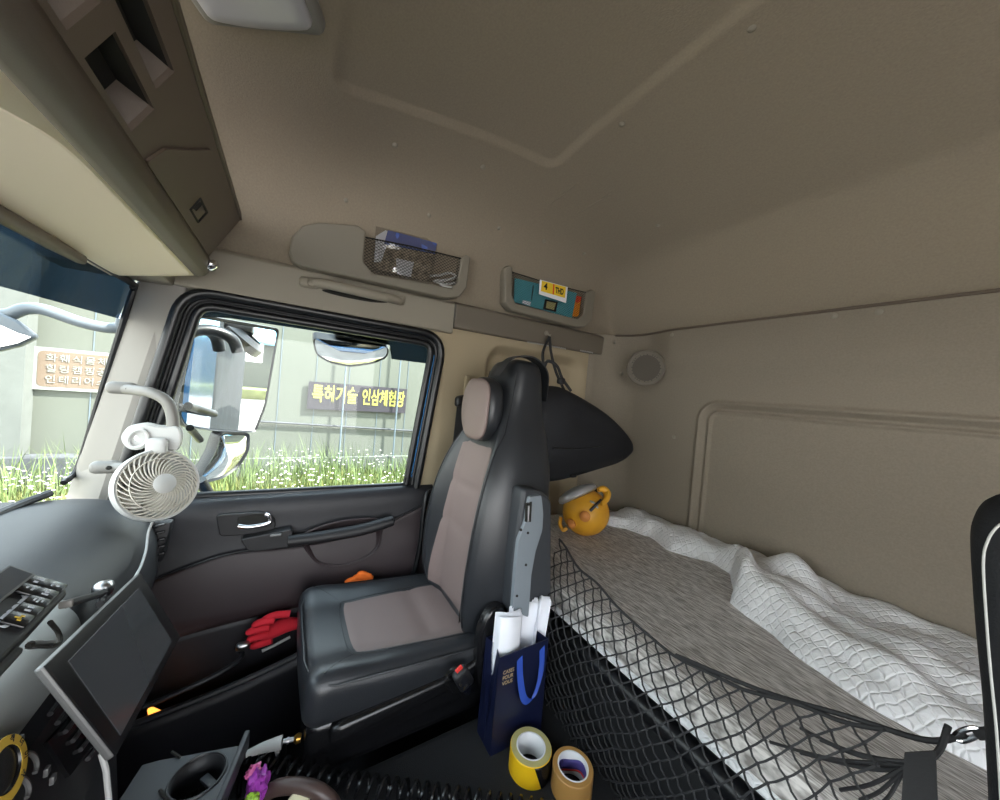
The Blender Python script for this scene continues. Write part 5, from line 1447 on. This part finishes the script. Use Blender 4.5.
# front mirror seen through the windscreen
fm = thing('front_mirror', 'grey front mirror on a bent arm beyond the windscreen', 'mirror', PX(5, 335, 1.35))
MB().tube(smooth_path([PX(124, 317, 1.36), PX(121, 326, 1.38), PX(108, 328, 1.38), PX(80, 322, 1.38), PX(45, 310, 1.38), PX(25, 309, 1.38), PX(10, 314, 1.38), PX(-8, 316, 1.38)], 6), .0145, 12).build('arm', 'mirrorgrey', fm)
cpt = PX(-10, 335, 1.36)
fw_ = [PX(x, y, 1.36) for x, y in ((-40, 308), (0, 312), (18, 320), (36, 334), (38, 337), (20, 346), (0, 351), (-40, 356))]
MB().prism(fw_, (.06, .02, 0)).build('shell', 'mirrorgrey', fm, bevel=.012, seg=3, angle=50)
fg = [PX(x, y, 1.355) for x, y in ((-40, 318), (0, 325), (18, 333), (31, 337), (18, 343), (0, 347), (-40, 352))]
MB().prism(fg, (.004, 0, 0)).build('mirror_glass', 'mirror', fm, smooth=False)
# smoked wind deflector along the top of the window
wd = thing('wind_deflector', 'smoked wind deflector along the top of the passenger door window', 'deflector', PX(330, 325, 1.25))
dp = [PX(x, y, 1.255) for x, y in ((196, 306), (210, 303), (438, 340), (432, 364), (392, 359), (390, 345), (330, 333), (230, 318), (200, 316))]
MB().prism(dp, (.006, 0, 0)).build('blade', 'deflect', wd, smooth=False)

# ================================================================== CAMERA, LIGHT, RENDER
cd = bpy.data.cameras.new('camera'); cam = bpy.data.objects.new('camera', cd); COL.objects.link(cam)
cd.sensor_width = 36; cd.lens = F/1000*36; cd.sensor_fit = 'HORIZONTAL'; cd.clip_start = .02; cd.clip_end = 300
fx, fy, fz = ray(500, 400).normalized(), None, None
rt = (ray(501, 400)-ray(500, 400)).normalized(); dn = (ray(500, 401)-ray(500, 400)).normalized()
R = Matrix((rt, -dn, -fx)).transposed().to_4x4()
cam.matrix_world = Matrix.Translation(CAMC) @ R
SC.camera = cam
w = bpy.data.worlds.new('sky'); SC.world = w; w.use_nodes = True
nt = w.node_tree; bg = nt.nodes['Background']
tc = nt.nodes.new('ShaderNodeTexCoord'); sx = nt.nodes.new('ShaderNodeSeparateXYZ'); rp = nt.nodes.new('ShaderNodeValToRGB')
nt.links.new(tc.outputs['Generated'], sx.inputs[0]); nt.links.new(sx.outputs['Z'], rp.inputs[0]); nt.links.new(rp.outputs[0], bg.inputs[0])
rp.color_ramp.elements[0].color = (1.0, .99, .97, 1); rp.color_ramp.elements[0].position = .0
rp.color_ramp.elements[1].color = (.70, .84, 1.0, 1); rp.color_ramp.elements[1].position = .8
bg.inputs[1].default_value = 1.0*SKY
sl = bpy.data.lights.new('sun', 'SUN'); sl.energy = SUN; sl.angle = rad(3); sl.color = (1, .97, .93)
so = bpy.data.objects.new('sun', sl); COL.objects.link(so); so.location = (0, 0, 6)
so.rotation_euler = Vector((.30, .55, -.78)).to_track_quat('-Z', 'Y').to_euler()
SC.view_settings.view_transform = 'Standard'; SC.view_settings.look = 'None'; SC.view_settings.gamma = 1; SC.view_settings.use_curve_mapping = False
SC.view_settings.exposure = EXPO
SC.cycles.max_bounces = 10; SC.cycles.diffuse_bounces = 7; SC.cycles.transparent_max_bounces = 16
SC.cycles.caustics_reflective = False; SC.cycles.caustics_refractive = False
SC.cycles.sample_clamp_indirect = 6
SC.cycles.use_denoising = True
# real-world size: the cab was measured in units of 0.8 m
K = 1.25
for o in list(SC.objects):
    if o.parent is None and o.type != 'LIGHT':
        o.location = o.location*K; o.scale = o.scale*K
    if o == cam: o.scale = (1, 1, 1)
